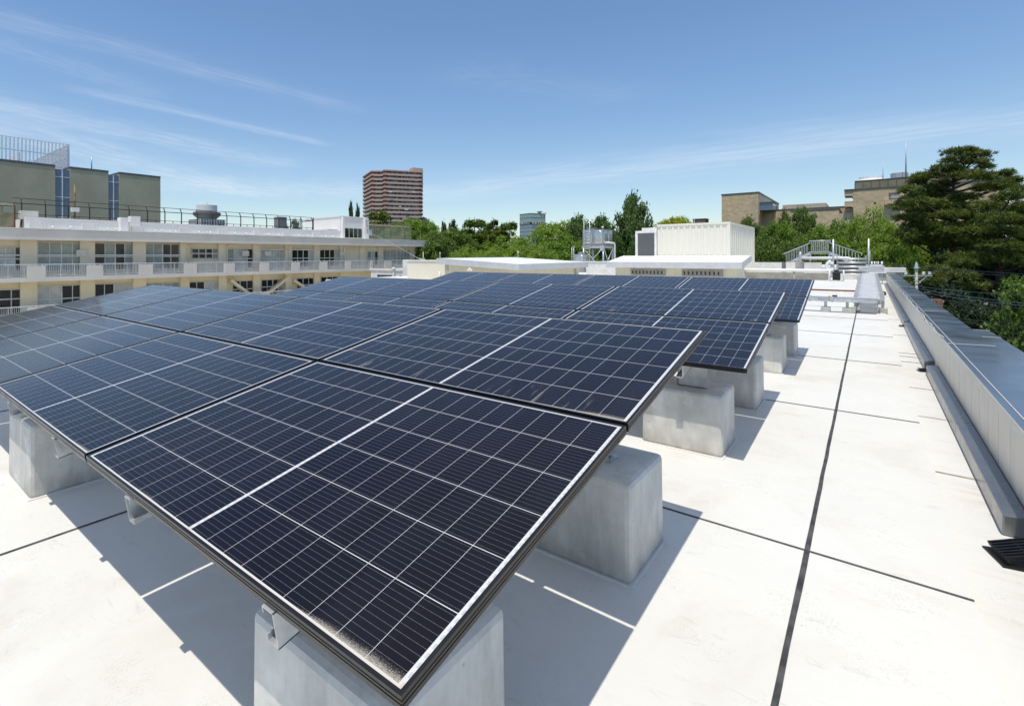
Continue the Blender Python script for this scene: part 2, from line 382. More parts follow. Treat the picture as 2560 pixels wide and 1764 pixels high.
# ------------------------------------------------------------------ roof deck
ZG = -11.0
b = MB()
b.prism([(-13, -9), (.35, -9), (.35, 36.2), (-13, 36.2)], ZG, 0)
deck = b.build('roof_deck', M_ROOF); tag(deck, kind='structure')
b = MB(); b.prism([(.35, -9), (.66, -9), (.78, 36.2), (.35, 36.2)], ZG, -.022); b.build('gutter_strip', M_ROOF, deck)
b = MB(); b.prism([(-27, 21), (-13, 21), (-13, 36.2), (-27, 36.2)], ZG, -.03); b.build('roof_wing', M_ROOF, deck)
b = MB(); b.prism([(-27, 36.2), (.8, 36.2), (.8, 48.0), (-27, 48.0)], ZG, -.01); b.build('roof_rear', M_ROOF, deck)
def joint(a, b_, w, jit, seed):
    rnd = random.Random(seed); mb = MB(); a, b_ = Vector((*a, 0)), Vector((*b_, 0)); L = (b_ - a).length; d = (b_ - a) / L; n = Vector((-d.y, d.x, 0))
    k = max(2, int(L / .22)); prev = None
    for i in range(k + 1):
        p = a + d * (L * i / k); wl, wr = w / 2 + rnd.uniform(-jit, jit), w / 2 + rnd.uniform(-jit, jit) ; p = p + n * rnd.uniform(-jit, jit)
        cur = (p - n * wr, p, p + n * wl)
        if prev:
            z0, z1 = .002, .0075
            q = [(prev[0], z0), (cur[0], z0), (cur[1], z1), (prev[1], z1)]; mb.quad(*[(v.x, v.y, z) for v, z in q])
            q = [(prev[1], z1), (cur[1], z1), (cur[2], z0), (prev[2], z0)]; mb.quad(*[(v.x, v.y, z) for v, z in q])
        prev = cur
    return mb
for i, x in enumerate((-.24, -3.31, -6.38)):
    joint((x - .006, -8), (x + .03, 36), (.022, .016, .016)[i], .0013, i).build('expansion_joint', M_JOINT, deck)
for i, y in enumerate((.13, 3.20, 6.24, 9.28, 12.35, 15.4, 18.5, 21.6)):
    joint((-12, y + .03), (.345, y - .03), .013 if i < 2 else .010, .0006, 20 + i).build('expansion_joint', M_JOINT, deck)

for i, (y, w) in enumerate(((4.95, .010), (6.55, .006), (7.9, .006), (9.75, .022), (10.25, .03), (10.6, .02), (12.9, .012), (15.9, .014), (19.5, .012))):
    mb = joint((.355, y + .01), (.553, y), w, w * .2, 60 + i); mb.v = [(a, b_, c - .021) for a, b_, c in mb.v]; mb.build('membrane_lap', mat('soiled lap', (.36, .30, .23), .8, 0, .3, 12), deck)

# ------------------------------------------------------------------ solar panels
TILT, PU, PV = .1749, 1.742, 1.154
ROWS = [Vector((-.629, .651, .7005)), Vector((-.6225, 4.041, .7068)), Vector((-.612, 7.445, .7076))]
fb = MB(); fw, ft = .0095, .032
for (x0, x1, y0, y1) in ((-PW, 0, 0, fw), (-PW, 0, PH - fw, PH), (-PW, -PW + fw, fw, PH - fw), (-fw, 0, fw, PH - fw)): fb.box(x0, x1, y0, y1, -ft, 0)
for (x0, x1, y0, y1) in ((-PW + .02, -.02, .0, .028), (-PW + .02, -.02, PH - .028, PH)): fb.box(x0, x1, y0, y1, -ft - .002, -ft)
for zz in (-.011, -.020):                       # fine extrusion lines round the outside
    fb.box(-PW + .001, -.001, -.0012, 0, zz - .0022, zz); fb.box(0, .0012, .001, PH - .001, zz - .0022, zz)
frame_me = fb.mesh('panel_frame'); frame_me.materials.append(M_FRAME)
gb = MB(); gb.quad((-PW + fw, fw, -.0025), (-fw, fw, -.0025), (-fw, PH - fw, -.0025), (-PW + fw, PH - fw, -.0025))
gb.cur = 1; gb.quad((-PW + fw, PH - fw, -.0075), (-fw, PH - fw, -.0075), (-fw, fw, -.0075), (-PW + fw, fw, -.0075))
cell_me = gb.mesh('cell_sheet'); cell_me.materials.append(M_CELL); cell_me.materials.append(mat('white panel backsheet', (.74, .72, .70), .6))
ROWN = ('front row of solar panels', 'middle row of solar panels', 'rear row of solar panels')
RN = ('front', 'middle', 'rear'); CN = ('rightmost', 'second from the right', 'third from the right', 'leftmost')
NOTE = {(0, 0, 0): 'dark solar panel nearest the camera, pale sand in its bottom corner', (0, 0, 1): 'dark solar panel with chalky drip marks, upper rightmost of the front row',
        (0, 1, 0): 'dark solar panel with a sandy edge, lower second from right of the front row', (0, 3, 1): 'solar panel mirroring pale blue sky, upper leftmost of the front row'}
DUST = {(0, 0, 0): 1.0, (0, 1, 0): .55, (0, 0, 1): .75, (0, 1, 1): .55, (1, 0, 0): .2, (1, 0, 1): .35}
DUST[(0, 0, 0)] = .8
for r, O in enumerate(ROWS):
    for j in range(2):
        for i in range(4):
            lab = 'dark blue solar panel, %s in the %s line of the %s row' % (CN[i], ('lower', 'upper')[j], RN[r])
            if (r, i, j) in NOTE: lab = NOTE[(r, i, j)]
            v = j * PV + .008
            e = thing('solar_panel', lab, 'solar panel', O + Vector((-i * PU - .008, v * math.cos(TILT), v * math.sin(TILT))), 0, ROWN[r])
            e.rotation_euler = (TILT, 0, 0)
            for nm, me in (('frame', frame_me), ('cell_sheet', cell_me)):
                o = bpy.data.objects.new(nm, me); COL.objects.link(o); o.parent = e
                o['dust'] = DUST.get((r, i, j), .12); o['drip'] = 1.0 if j == 1 and i < 2 and r < 2 else 0.0
# rails, brackets, blocks
def rail_mesh(side):
    mb = MB(); H, F, L, th, N = .094, .046, .018, .0032, 2 * PV - .02
    s = side
    for (x0, x1, z0, z1) in ((0, th, -H, 0), (0, F, -th, 0), (0, F, -H, -H + th), (F - th, F, -L, -th), (F - th, F, -H + th, -H + L)):
        mb.box(s * x0, s * x1, -.010, N, z0, z1)
    return mb
def rail(r, x, side, lab):
    O = ROWS[r]; o = rail_mesh(side).build('mounting_rail', M_GALV)
    o.location = (x, O.y + .031 * math.sin(TILT) + .012, O.z - .0335 * math.cos(TILT)); o.rotation_euler = (TILT, 0, 0)
    tag(o, lab, 'steel rail', 'galvanised rails carrying the solar panels')
rail(0, -1.045, -1, 'galvanised steel channel rail ending above the nearest concrete block, rightmost of the front row')
rail(0, -1.955, 1, 'galvanised channel rail under the nearest panel, ending over bare roof left of the nearest block')
rail(0, -2.80, -1, 'galvanised channel rail ending just left of the seam between the two nearest lower panels')
rail(0, -3.735, 1, 'galvanised channel rail ending above the concrete block at the left edge of the photo')
rail(1, -1.04, -1, 'galvanised channel rail under the right end of the middle row of panels')
rail(2, -1.03, -1, 'galvanised channel rail under the right end of the rear row of panels')
BLAB = {(0, 0, 0): 'big concrete block under the nearest panel corner, cut by the photo bottom',
        (0, 0, 1): 'big grey concrete block in panel shade, under the raised edge of the front row',
        (0, 1, 0): 'grey concrete block at the left edge of the photo, half in panel shade',
        (1, 0, 0): 'sunlit concrete block with a steel bracket on top, below the middle row',
        (1, 0, 1): 'shaded concrete block right behind the bracketed one, under the raised edge of the middle row',
        (2, 0, 0): 'pale concrete block under the low edge of the rear row, its side crossed by shadow',
        (2, 0, 1): 'farthest concrete block, tucked under the raised edge of the rear row'}
for (r, c, hi), lab in BLAB.items():
    rnd = random.Random(r * 10 + c * 3 + hi)
    x1 = -.812 - 3.1 * c; y0 = (.795, 2.315, 4.20, 5.705, 7.63, 9.09)[r * 2 + hi]; h = .455
    w = .57
    b = MB(); ins = .004
    b.hexa([(x1 - w, y0, 0), (x1, y0, 0), (x1, y0 + .5, 0), (x1 - w, y0 + .5, 0), (x1 - w + ins, y0 + ins, h), (x1 - ins, y0 + ins, h), (x1 - ins, y0 + .5 - ins, h), (x1 - w + ins, y0 + .5 - ins, h)])
    o = b.build('concrete_block', M_BLOCK, bevel=.024, seg=2)
    tag(o, lab, 'concrete block', 'concrete blocks the panels stand on')
    f = MB(); f.prism([(x1 - w - .012, y0 - .012), (x1 + .012, y0 - .012), (x1 + .012, y0 + .512), (x1 - w - .012, y0 + .512)], -.01, .009)
    f.build('sealed_foot', M_ROOF, o, bevel=.004, seg=1)
    if c == 0:
        O = ROWS[r]; yb = y0 + (.17 if hi == 0 else .24); zr = O.z - .128 + (yb - O.y) * math.tan(TILT)
        b = MB(); xc = x1 - .235
        if hi == 0:
            b.box(xc - .11, xc + .10, yb, yb + .006, h, zr + .018); b.box(xc - .11, xc + .10, yb, yb + .07, h + .0005, h + .006)
            b.box(xc - .11, xc - .104, yb, yb + .06, h, zr + .01)
        else:
            b.box(xc - .04, xc + .05, yb, yb + .005, h, zr + .02); b.box(xc + .045, xc + .05, yb, yb + .05, h, zr + .02); b.box(xc - .04, xc - .035, yb, yb + .05, h, zr + .02)
            b.box(xc - .06, xc + .07, yb - .05, yb + .06, h + .0005, h + .007)
        for dx in (-.04, .05): b.tube([(xc + dx, yb + .035, h), (xc + dx, yb + .035, h + .022)], .009, 6)
        o = b.build('support_bracket', M_GALV)
        tag(o, 'galvanised bracket standing on %s' % {(0, 0): 'the nearest block, under the lowest panel corner', (0, 1): 'the big shaded block of the front row', (1, 0): 'the sunlit block, a wide plate under the middle row', (1, 1): 'the shaded block of the middle row', (2, 0): 'the pale block under the low edge of the rear row', (2, 1): 'the farthest block'}[(r, hi)], 'bracket', 'steel brackets on the blocks')

# ------------------------------------------------------------------ parapet wall on the right
WX = lambda y: .652 + .0024 * (y - 5)
ang = math.atan(.0024)
par = thing('parapet_wall', 'long low parapet along the right roof edge with beige siding and dark blue metal capping', 'parapet')
b = MB(); b.prism([(WX(-9) + .012, -9), (.99 + .0024 * -14, -9), (.99 + .0024 * 30, 35.5), (WX(35.5) + .012, 35.5)], ZG, .50); b.build('wall_core', M_WCONC, par)
b = MB(); y = -8.9; k = 0
while y < 35:
    w = .385; rnd = random.Random(k); z = rnd.uniform(-.002, .002)
    b.hexa([(WX(y), y, -.03), (WX(y) + .011, y, -.03), (WX(y + w) + .011, y + w - .007, -.03), (WX(y + w), y + w - .007, -.03),
            (WX(y), y, .468), (WX(y) + .011, y, .468), (WX(y + w) + .011, y + w - .007, .468), (WX(y + w), y + w - .007, .468)])
    y += w; k += 1
b.build('siding', M_CLAD, par)
b = MB(); b.hexa([(WX(-9) - .012, -9, .466), (WX(-9) + .012, -9, .466), (WX(35.6) + .012, 35.6, .466), (WX(35.6) - .012, 35.6, .466),
                  (WX(-9) - .012, -9, .526), (WX(-9) + .012, -9, .526), (WX(35.6) + .012, 35.6, .526), (WX(35.6) - .012, 35.6, .526)]); b.build('fascia_trim', M_CLAD, par, bevel=.008, seg=2)
ys = [-9, -4.6, -.55, 3.60, 7.75, 11.95, 16.3, 20.5, 24.7, 28.9, 33, 35.6]
for a, c in zip(ys[:-1], ys[1:]):
    b = MB(); g = .006; xo = .345
    b.hexa([(WX(a) - .006, a + g, .505), (WX(a) + xo, a + g, .505), (WX(c) + xo, c - g, .505), (WX(c) - .006, c - g, .505),
            (WX(a) - .006, a + g, .533), (WX(a) + xo, a + g, .540), (WX(c) + xo, c - g, .540), (WX(c) - .006, c - g, .533)])
    b.build('coping_sheet', M_COPE, par, bevel=.004, seg=1)
    b = MB(); b.hexa([(WX(c) - .008, c - .0075, .536), (WX(c) + xo, c - .0075, .543), (WX(c) + xo, c + .0075, .543), (WX(c) - .008, c + .0075, .536)] if 0 else
                    [(WX(c) - .008, c - .0075, .52), (WX(c) + xo, c - .0075, .52), (WX(c) + xo, c + .0075, .52), (WX(c) - .008, c + .0075, .52),
                     (WX(c) - .008, c - .0075, .5365), (WX(c) + xo, c - .0075, .5435), (WX(c) + xo, c + .0075, .5435), (WX(c) - .008, c + .0075, .5365)])
    b.build('joint_cover', M_SILIC, par)
b = MB(); b.hexa([(WX(-9) + .030, -9, .53), (WX(-9) + .036, -9, .53), (WX(35) + .036, 35, .53), (WX(35) + .030, 35, .53),
                  (WX(-9) + .030, -9, .5375), (WX(-9) + .036, -9, .5375), (WX(35) + .036, 35, .5375), (WX(35) + .030, 35, .5375)]); b.build('seam_bead', M_SILIC, par)
# thin cord lying loose along the inner edge
rnd = random.Random(5); pts = []
y = 8.2
while y < 30:
    pts.append((WX(y) - .012 + .02 * math.sin(y * 4.1) * rnd.uniform(.3, 1), y, .541 - (.05 if rnd.random() < .3 else 0) * rnd.random())); y += .12 + .10 * rnd.random()
o = MB().tube(pts, .0055, 5).build('cord', M_SILIC); tag(o, 'thin white cord lying loosely along the parapet edge', 'cord')
# lower ledge outside the parapet
lo = thing('outer_ledge', 'lower dark metal-capped ledge outside the parapet at the right edge', 'ledge')
b = MB(); b.prism([(1.03, -9), (1.285, -9), (1.285, 10.50), (1.03, 10.50)], ZG, .375); b.build('wall_core', M_WCONC, lo)
for a, c in ((-9, 1.2), (1.2, 5.4), (5.4, 9.75), (9.75, 10.55)):
    MB().box(1.015, 1.305, a + .006, c - .006, .376, .41).build('coping_sheet', M_COPE, lo, bevel=.004, seg=1)
    MB().box(1.013, 1.307, c - .008, c + .006, .38, .4135).build('joint_cover', M_SILIC, lo)
MB().box(1.036, 1.042, -9, 10.5, .41, .415).build('seam_bead', M_SILIC, lo)
# folded metal gutter covers at the wall foot
def chan(y0, y1, lab, joints):
    e = thing('gutter_cover', lab, 'gutter cover', (0, 0, 0), 0, 'folded metal covers along the parapet foot')
    cuts = [y0] + joints + [y1]
    for a, c in zip(cuts[:-1], cuts[1:]):
        b = MB(); f = lambda yy: WX(yy) - .100
        b.hexa([(f(a) - .004, a, -.02), (WX(a) - .002, a, -.02), (WX(c) - .002, c - .005, -.02), (f(c) - .004, c - .005, -.02),
                (f(a), a, .088), (WX(a) - .002, a, .102), (WX(c) - .002, c - .005, .102), (f(c), c - .005, .088)])
        b.build('cover_sheet', M_CHAN, e, bevel=.008, seg=2)
chan(-6.0, 3.48, 'grey folded gutter cover barely entering at the right edge beside the near drain', [-2.2])
chan(4.07, 8.95, 'grey folded metal gutter cover nearest the camera, from the near drain to the second drain', [6.05])
chan(9.30, 14.35, 'grey folded gutter cover between the second and third drains', [9.75, 11.7])
chan(14.6, 33, 'far grey folded gutter cover reaching past the cable tray', [19.2, 24, 28.6])
def drain(y, lab, k=1.0):
    e = thing('roof_drain', lab, 'drain', (.60 if k == 1 else .565, y, -.005), R(14), 'black drain gratings'); e.scale = (k, k, k)
    b = MB()
    for i in range(7): b.box(-.115, .06, -.085 + i * .026, -.075 + i * .026, .012 + .006, .034)
    for x in (-.115, -.03, .05): b.box(x, x + .010, -.09, .09, .010, .030)
    g_ = b.build('grating', M_BLACK, e)
    if k == 1: g_.rotation_euler = (0, R(-20), 0); g_.location = (.0, 0, .035)
    b = MB(); b.prism([(-.135, -.10), (.07, -.11), (.07, .11), (-.135, .095)], -.03, -.008); b.build('sump', M_BLACK, e)
drain(3.78, 'black slotted drain grating at the right edge, nearest the camera')
drain(9.12, 'small black drain between two gutter covers, second along the parapet', .55)
drain(14.48, 'tiny dark drain far along the parapet foot', .5)
# ------------------------------------------------------------------ cable tray, pipes and plant on the roof
t = thing('cable_tray', 'long louvred galvanised cable tray cover running away along the parapet', 'cable tray', (0, 17, 0))
ya, yb_, za, zb = 16.95, 29.5, .40, .66
zz = lambda y: za + (zb - za) * (y - ya) / (yb_ - ya)
b = MB(); y = ya; k = 0
while y < yb_:
    L = .235; b.hexa([(-.185, y - 17, zz(y) - .034), (.235, y - 17, zz(y) - .034), (.235, y - 17 + L - .055, zz(y + L) - .012), (-.185, y - 17 + L - .055, zz(y + L) - .012),
                      (-.185, y - 17, zz(y) - .026), (.235, y - 17, zz(y) - .026), (.235, y - 17 + L - .055, zz(y + L) + .01), (-.185, y - 17 + L - .055, zz(y + L) + .01)]); y += L
b.build('louvred_cover', M_TRAY, t)
b = MB()
for x in (-.20, .25): b.bar((x, ya - 17, za - .075), (x, yb_ - 17, zb - .075), .02, .08)
b.build('side_rail', M_TRAY, t)
y = ya + .3
while y < yb_:
    for x in (-.205, .255):
        MB().box(x - .075, x + .075, y - 17 - .03, y - 17 + .03, zz(y) - .06, zz(y) + .012).build('clamp', M_TRAY, t)
    y += .55
for y in (17.35, 20.2, 23.2, 26.4, 29.2):
    for x in (-.24, .29):
        MB().box(x - .03, x + .03, y - 17 - .03, y - 17 + .03, .12, zz(y) - .08).build('leg', M_GALVD, t)
        MB().box(x - .095, x + .095, y - 17 - .10, y - 17 + .10, .0, .125).build('foot_block', M_BLOCK, t, bevel=.008, seg=1)
t = thing('cross_tray', 'flat galvanised cable duct crossing from the panels to the louvred tray, with a yellow tag', 'cable duct', (-1, 17.0, 0))
MB().box(-3.2, 1.19, -.30, -.06, .275, .385).build('duct', M_GALV, t, bevel=.006, seg=1)
MB().box(-3.2, 1.20, -.31, -.05, .386, .397).build('duct_lid', M_TRAY, t)
b = MB()
for x in (-.16, .30, .86): b.box(x - .02, x + .02, -.315, -.045, .265, .405)
b.build('strap', M_GALVD, t)
b = MB()
for k in range(5): b.tube([(.02 + k * .055, -.302, .33), (.02 + k * .055, -.312, .33)], .012, 6)
b.build('bolt_row', M_DARK, t)
MB().box(.22, .27, -.33, -.28, .395, .425).build('yellow_tag', mat('yellow plastic', (.65, .48, .05), .5), t)
MB().tube([(.30, -.2, .41), (.40, -.2, .415)], .03, 8).build('cable_gland', M_DARK, t)
for x in (-1.0, .16, .60):
    MB().box(x - .03, x + .03, -.20, -.14, .12, .275).build('leg', M_GALVD, t)
    MB().box(x - .10, x + .10, -.28, -.06, 0, .125).build('foot_block', M_BLOCK, t, bevel=.008, seg=1)
t = thing('drain_pipe', 'thin red brown pipe laid across the roof, bending down at the parapet', 'pipe', (0, 25.2, 0))
MB().tube([(-5.5, 0, .10), (.30, 0, .10), (.47, 0, .10), (.49, 0, .085), (.49, 0, -.02)], .030, 8).build('pipe_run', M_RED, t)
for x in (-4.0, -.75):
    b = MB(); b.hexa([(x - .10, -.10, 0), (x + .10, -.10, 0), (x + .10, .10, 0), (x - .10, .10, 0), (x - .05, -.05, .075), (x + .05, -.05, .075), (x + .05, .05, .075), (x - .05, .05, .075)]); b.build('pipe_support', M_WCONC, t)

# step of the upper roof, pipes in front of it
t = thing('roof_upstand', 'low grey concrete wall closing the far end of the roof, under a white pipe', 'low wall', (0, 37.6, 0))
MB().box(-9, -1.75, 0, .25, -.05, .40).build('wall', M_GCONC, t)
MB().box(-1.35, .75, 1.6, 2.0, -.05, .34).build('curb', M_WCONC, t)
t = thing('roof_wall', 'white painted upper wall behind the white pipe, topped by a dark ribbed edge', 'wall', (0, 45.5, 0))
MB().box(-16, -2.5, 0, .3, 0, .92).build('wall', M_WCONC, t)
b = MB(); rnd = random.Random(3)
for k in range(40): b.box(-10 + k * .19, -9.9 + k * .19, .35, .5, .92, .98 + rnd.random() * .06)
b.build('ribbed_edge', M_DARK, t)
MB().box(-9.9, -8.2, .05, .28, .921, 1.02).build('raised_cap', M_WCONC, t)
t = thing('white_pipe', 'thick white insulated pipe on posts running in front of the low grey wall', 'pipe', (0, 37.2, 0))
MB().tube([(-8.6, 0, .55), (-1.75, 0, .55), (-1.55, .05, .55)], .10, 14).build('pipe_run', M_WPIPE, t)
for x in (-5.9, -3.35): b = MB(); b.tube([(x, 0, 0), (x, 0, .45)], .045, 8); b.box(x - .09, x + .09, -.09, .09, .435, .452); b.build('post', M_GALVD, t)
t = thing('pump', 'black pump unit standing at the end of the white pipe', 'pump', (-1.35, 36.9, 0))
b = MB(); b.lathe([(.17, .02), (.17, .42), (.21, .43), (.21, .47), (.10, .5), (.1, .62)], n=14)
for k in range(5): b.lathe([(.19, .08 + k * .07), (.19, .10 + k * .07)], n=14)
b.build('motor', M_DARK, t)
MB().box(-.28, .28, -.25, .25, -.01, .04).build('plinth', M_BLOCK, t)
b = MB(); b.tube([(-.3, 0, .0), (-.3, 0, .58)], .035, 8); b.tube([(.32, 0, .0), (.32, 0, .62)], .035, 8); b.build('post', M_WPIPE, t)
t = thing('bent_pipe', 'white curved pipe elbow with pale flange discs beside the tall rack post', 'pipe', (-1.75, 42.3, 0))
cpts = [(-.25 * math.cos(a) - .05, 0, .72 + .32 * math.sin(a)) for a in np.linspace(-1.4, 1.5, 9)]
MB().tube(cpts, .10, 12).build('elbow', M_WPIPE, t)
b = MB()
for z in (.55, .95): b.tube([(-.02, -.14, z), (-.02, -.11, z)], .10, 12)
b.build('flange', M_WPIPE, t)
MB().tube([(-.05, 0, 0), (-.05, 0, .45)], .07, 10).build('standpipe', M_GALVD, t)
t = thing('pipe_rack', 'galvanised rack of five level pipes between two tall posts at the far roof end', 'pipe rack', (0, 42.6, 0))
for x in (-1.72, .05): MB().tube([(x, 0, 0), (x, 0, 2.48)], [.06, .05], 10).build('tall_post', M_GALV, t)
for x in (-1.52, -.08): MB().bar((x, -.05, 0), (x, -.05, 1.42), .05).build('rack_post', M_GALVD, t)
for z in (1.20, .96, .70, .45, .22): MB().tube([(-1.55, -.12, z), (-.02, -.12, z)], .060 if z > .9 else .07, 10).build('level_pipe', M_GALV, t)
MB().bar((-1.72, .0, .03), (-1.72, .9, .03), .2, .06).build('base_plate', M_BLOCK, t)
t = thing('air_conditioner', 'dark grey plant unit half hidden behind the level pipes', 'plant unit', (-.78, 43.9, 0))
MB().box(-.72, .72, -.3, .35, 0, .98).build('casing', M_DARK, t)
MB().box(-.75, .75, -.33, .38, .981, 1.03).build('top_plate', mat('dull grey plate', (.2, .2, .21), .5, .2), t)
b = MB()
for k in range(12): b.box(-.68 + k * .115, -.60 + k * .115, -.31, -.301, .08, .9)
b.build('grille', mat('grey grille', (.10, .10, .105), .5, .2), t)
t = thing('control_box', 'pale grey control box on legs with five white conduits on top, by the parapet end', 'control box', (.36, 34.3, 0))
MB().box(-.28, .27, -.15, .15, .60, .92).build('cabinet', mat('pale grey enamel', (.50, .51, .52), .45), t, bevel=.01, seg=1)
b = MB()
for x, r_ in ((-.20, .035), (-.09, .03), (.0, .016), (.06, .016), (.19, .04)): b.tube([(x, 0, .92), (x, 0, 1.13)], r_, 8)
b.build('conduit', M_WPIPE, t)
for x in (-.22, .2): MB().box(x - .02, x + .02, -.03, .03, .03, .6).build('leg', M_GALVD, t)
MB().box(-.32, .34, -.18, .18, .545, .598).build('shelf', M_WPIPE, t)
MB().box(-.26, .32, -.3, .25, -.03, .05).build('plinth', M_BLOCK, t)
t = thing('vent_duct', 'flat white vent box behind the control box at the end of the parapet', 'vent', (1.0, 38.6, 0))
MB().box(-.75, .62, -.3, .4, .48, .74).build('duct', M_WCONC, t, bevel=.01, seg=1)
MB().box(-1.4, -.76, -.2, .4, .50, .80).build('hood', M_GALVD, t, bevel=.01, seg=1)
MB().box(-.6, .5, -.2, .3, -3, .48).build('pier', M_GCONC, t)
t = thing('concrete_box', 'squat concrete housing with a white front, left of the pipe rack', 'concrete box', (-4.0, 42.2, 0))
MB().box(-.25, .62, 0, 1.9, 0, 1.02).build('shell', M_GCONC, t)
MB().box(-.25, .28, -.03, -.002, .2, .98).build('front_panel', M_WCONC, t)
MB().box(-.5, -.27, .1, .5, .0, .95).build('side_post', M_CHAN, t)
t = thing('overflow_pipe', 'white horizontal pipe with a grey upright cylinder in front of the steel stair', 'pipe', (0, 44.2, 0))
b = MB(); b.tube([(-3.55, 0, 1.24), (-1.05, 0, 1.24), (-.92, 0, 1.22), (-.90, 0, 1.12), (-.90, 0, .9)], .10, 12); b.build('pipe_run', M_WPIPE, t)
b = MB(); b.lathe([(.10, .9), (.10, 1.58), (.05, 1.64), (.03, 1.75)], (-3.62, 0, 0), 12); b.build('cylinder', M_GALV, t)
b = MB(); b.tube([(-3.62, 0, .02), (-3.62, 0, .9)], .06, 8); b.tube([(-1.9, .1, 0), (-1.9, .1, 1.2)], .05, 8); b.build('post', M_GALVD, t)

# steel stair bridging the duct
t = thing('stair_bridge', 'galvanised steel step-over stair with barred handrails at the far roof end', 'stair', (0, 52.8, 0))
xl, x1, x2, xr, zl, zf = -5.3, -3.7, -2.35, -.55, .72, 1.62
for side in (0, .75):
    for nm, pts in (('handrail', [(xl - .25, side, zl + .82), (x1, side, zf + .82), (x1, side, zf + 1.02), (x2, side, zf + 1.02), (x2, side, zf + .82), (xr + .2, side, zl + .85), (xr + .2, side, zl + .7)]),):
        MB().tube(pts, .032, 6).build(nm, M_GALV, t)
    b = MB()
    for a_, c_ in (((xl, side, zl + .06), (x1, side, zf + .05)), ((x1, side, zf + .1), (x2, side, zf + .1)), ((x2, side, zf + .05), (xr, side, zl + .06))):
        b.bar(a_, c_, .03, .05)
    n = 9
    for k in range(n + 1):
        f = k / n; x = xl + (x1 - xl) * f; b.bar((x, side, zl + (zf - zl) * f + .05), (x, side, zl + (zf - zl) * f + .82), .022)
        x = x2 + (xr - x2) * f; b.bar((x, side, zf + (zl - zf) * f + .05), (x, side, zf + (zl - zf) * f + .82), .022)
    for k in range(11): x = x1 + (x2 - x1) * k / 10; b.bar((x, side, zf + .1), (x, side, zf + 1.0), .022)
    b.build('baluster', M_GALV, t)
    b = MB(); b.bar((xl, side, zl - .1), (x1, side, zf - .08), .05, .16); b.bar((x2, side, zf - .08), (xr, side, zl - .1), .05, .16); b.build('stringer', M_GALVD, t)
b = MB()
for k in range(5):
    f = (k + .5) / 5; b.box(xl + (x1 - xl) * f - .12, xl + (x1 - xl) * f + .12, .03, .72, zl + (zf - zl) * f - .02, zl + (zf - zl) * f)
    b.box(x2 + (xr - x2) * f - .12, x2 + (xr - x2) * f + .12, .03, .72, zf + (zl - zf) * f - .02, zf + (zl - zf) * f)
b.build('tread', M_GALVD, t)
b = MB(); b.box(x1, x2, 0, .75, zf - .06, zf); b.build('platform', M_GALVD, t)
b = MB()
for x in (x1 + .05, x2 - .05, xl + .1, xr - .1):
    for s_ in (.05, .7): b.bar((x, s_, -.2), (x, s_, (zf if x1 - .1 < x < x2 + .1 else zl) - .06), .06)
b.build('leg', M_GALVD, t)
b = MB(); b.prism([(-16, 46.1), (.9, 46.1), (.9, 58), (-16, 58)], ZG, .60); o = b.build('upper_roof', M_ROOF); tag(o, kind='structure')
t = thing('guard_rail', 'short white railing with pale blue panels right of the cream container', 'railing', (0, 50.5, .6))
b = MB(); xs = np.linspace(-11.1, -7.85, 16)
for x in xs: b.bar((x, 0, 0), (x, 0, .86), .03)
b.bar((xs[0], 0, .88), (xs[-1], 0, .88), .05); b.bar((xs[0], 0, .08), (xs[-1], 0, .08), .03); b.build('bars', M_WPIPE, t)
b = MB(); b.box(-10.2, -9.5, .04, .06, .05, .82); b.box(-8.5, -7.9, .04, .06, .05, .82); b.build('infill_panel', mat('pale blue sheet', (.30, .38, .47), .4), t)
b = MB(); b.box(-9.45, -8.55, .04, .06, .05, .82); b.build('dark_mesh', M_DGREY, t)
b = MB(); b.tube([at(2174, 651, D=40), at(2174, 628, D=40)], .05, 6); o = b.build('slim_post', M_GALV); tag(o, 'slim grey post just right of the right tall rack post', 'post')

# ------------------------------------------------------------------ penthouses and container building
def corrug(mb, a, b_, z0, z1, pitch, depth, out):
    """ribbed sheet from a to b (xy), ribs standing out along 'out'"""
    a, b_ = Vector((*a, 0)), Vector((*b_, 0)); L = (b_ - a).length; d = (b_ - a) / L; o = Vector((*out, 0)); n = int(L / pitch); p = L / n
    prof = []
    for k in range(n): prof += [(k * p, 0), (k * p + p * .55, 0), (k * p + p * .62, depth), (k * p + p * .92, depth)]
    prof.append((L, 0)); pts = [a + d * s_ + o * h for s_, h in prof]
    for p0, p1 in zip(pts[:-1], pts[1:]): mb.quad((p0.x, p0.y, z0), (p1.x, p1.y, z0), (p1.x, p1.y, z1), (p0.x, p0.y, z1))
    return mb
cx1, cy0, cx0, cy1, cz = -6.18, 34.1, -10.2, 42.4, 3.40
t = thing('container_building', 'tall cream container-like building of ribbed steel with a dark grey door', 'container building', (cx1, cy0, 0))
T = lambda x, y: (x - cx1, y - cy0)
b = MB(); b.box(cx0 - cx1 + .03, -.03, .03, cy1 - cy0 - .03, 0, cz - .03); b.build('body', M_CREAMW, t)
b = MB(); corrug(b, T(cx0, cy0), T(cx1, cy0), .0, cz - .02, .31, .045, (0, -1)); b.build('front_cladding', M_CREAMW, t)
b = MB(); corrug(b, T(cx1, cy0), T(cx1, cy1), .0, cz - .02, .62, .05, (1, 0)); b.build('side_cladding', M_CREAMW, t)
b = MB(); b.box(cx0 - cx1 - .02, .07, -.07, .0, cz - .09, cz + .02); b.box(-.01, .07, .0, cy1 - cy0 + .05, cz - .09, cz + .02); b.box(cx0 - cx1, -.02, .0, cy1 - cy0, cz - .02, cz + .01); b.build('roof_trim', M_CREAMW, t)
b = MB(); b.box(-.03, .065, -.065, .03, 0, cz - .09); b.box(-.02, .07, cy1 - cy0 - .03, cy1 - cy0 + .06, 0, cz - .09); b.build('corner_post', M_CREAMW, t)
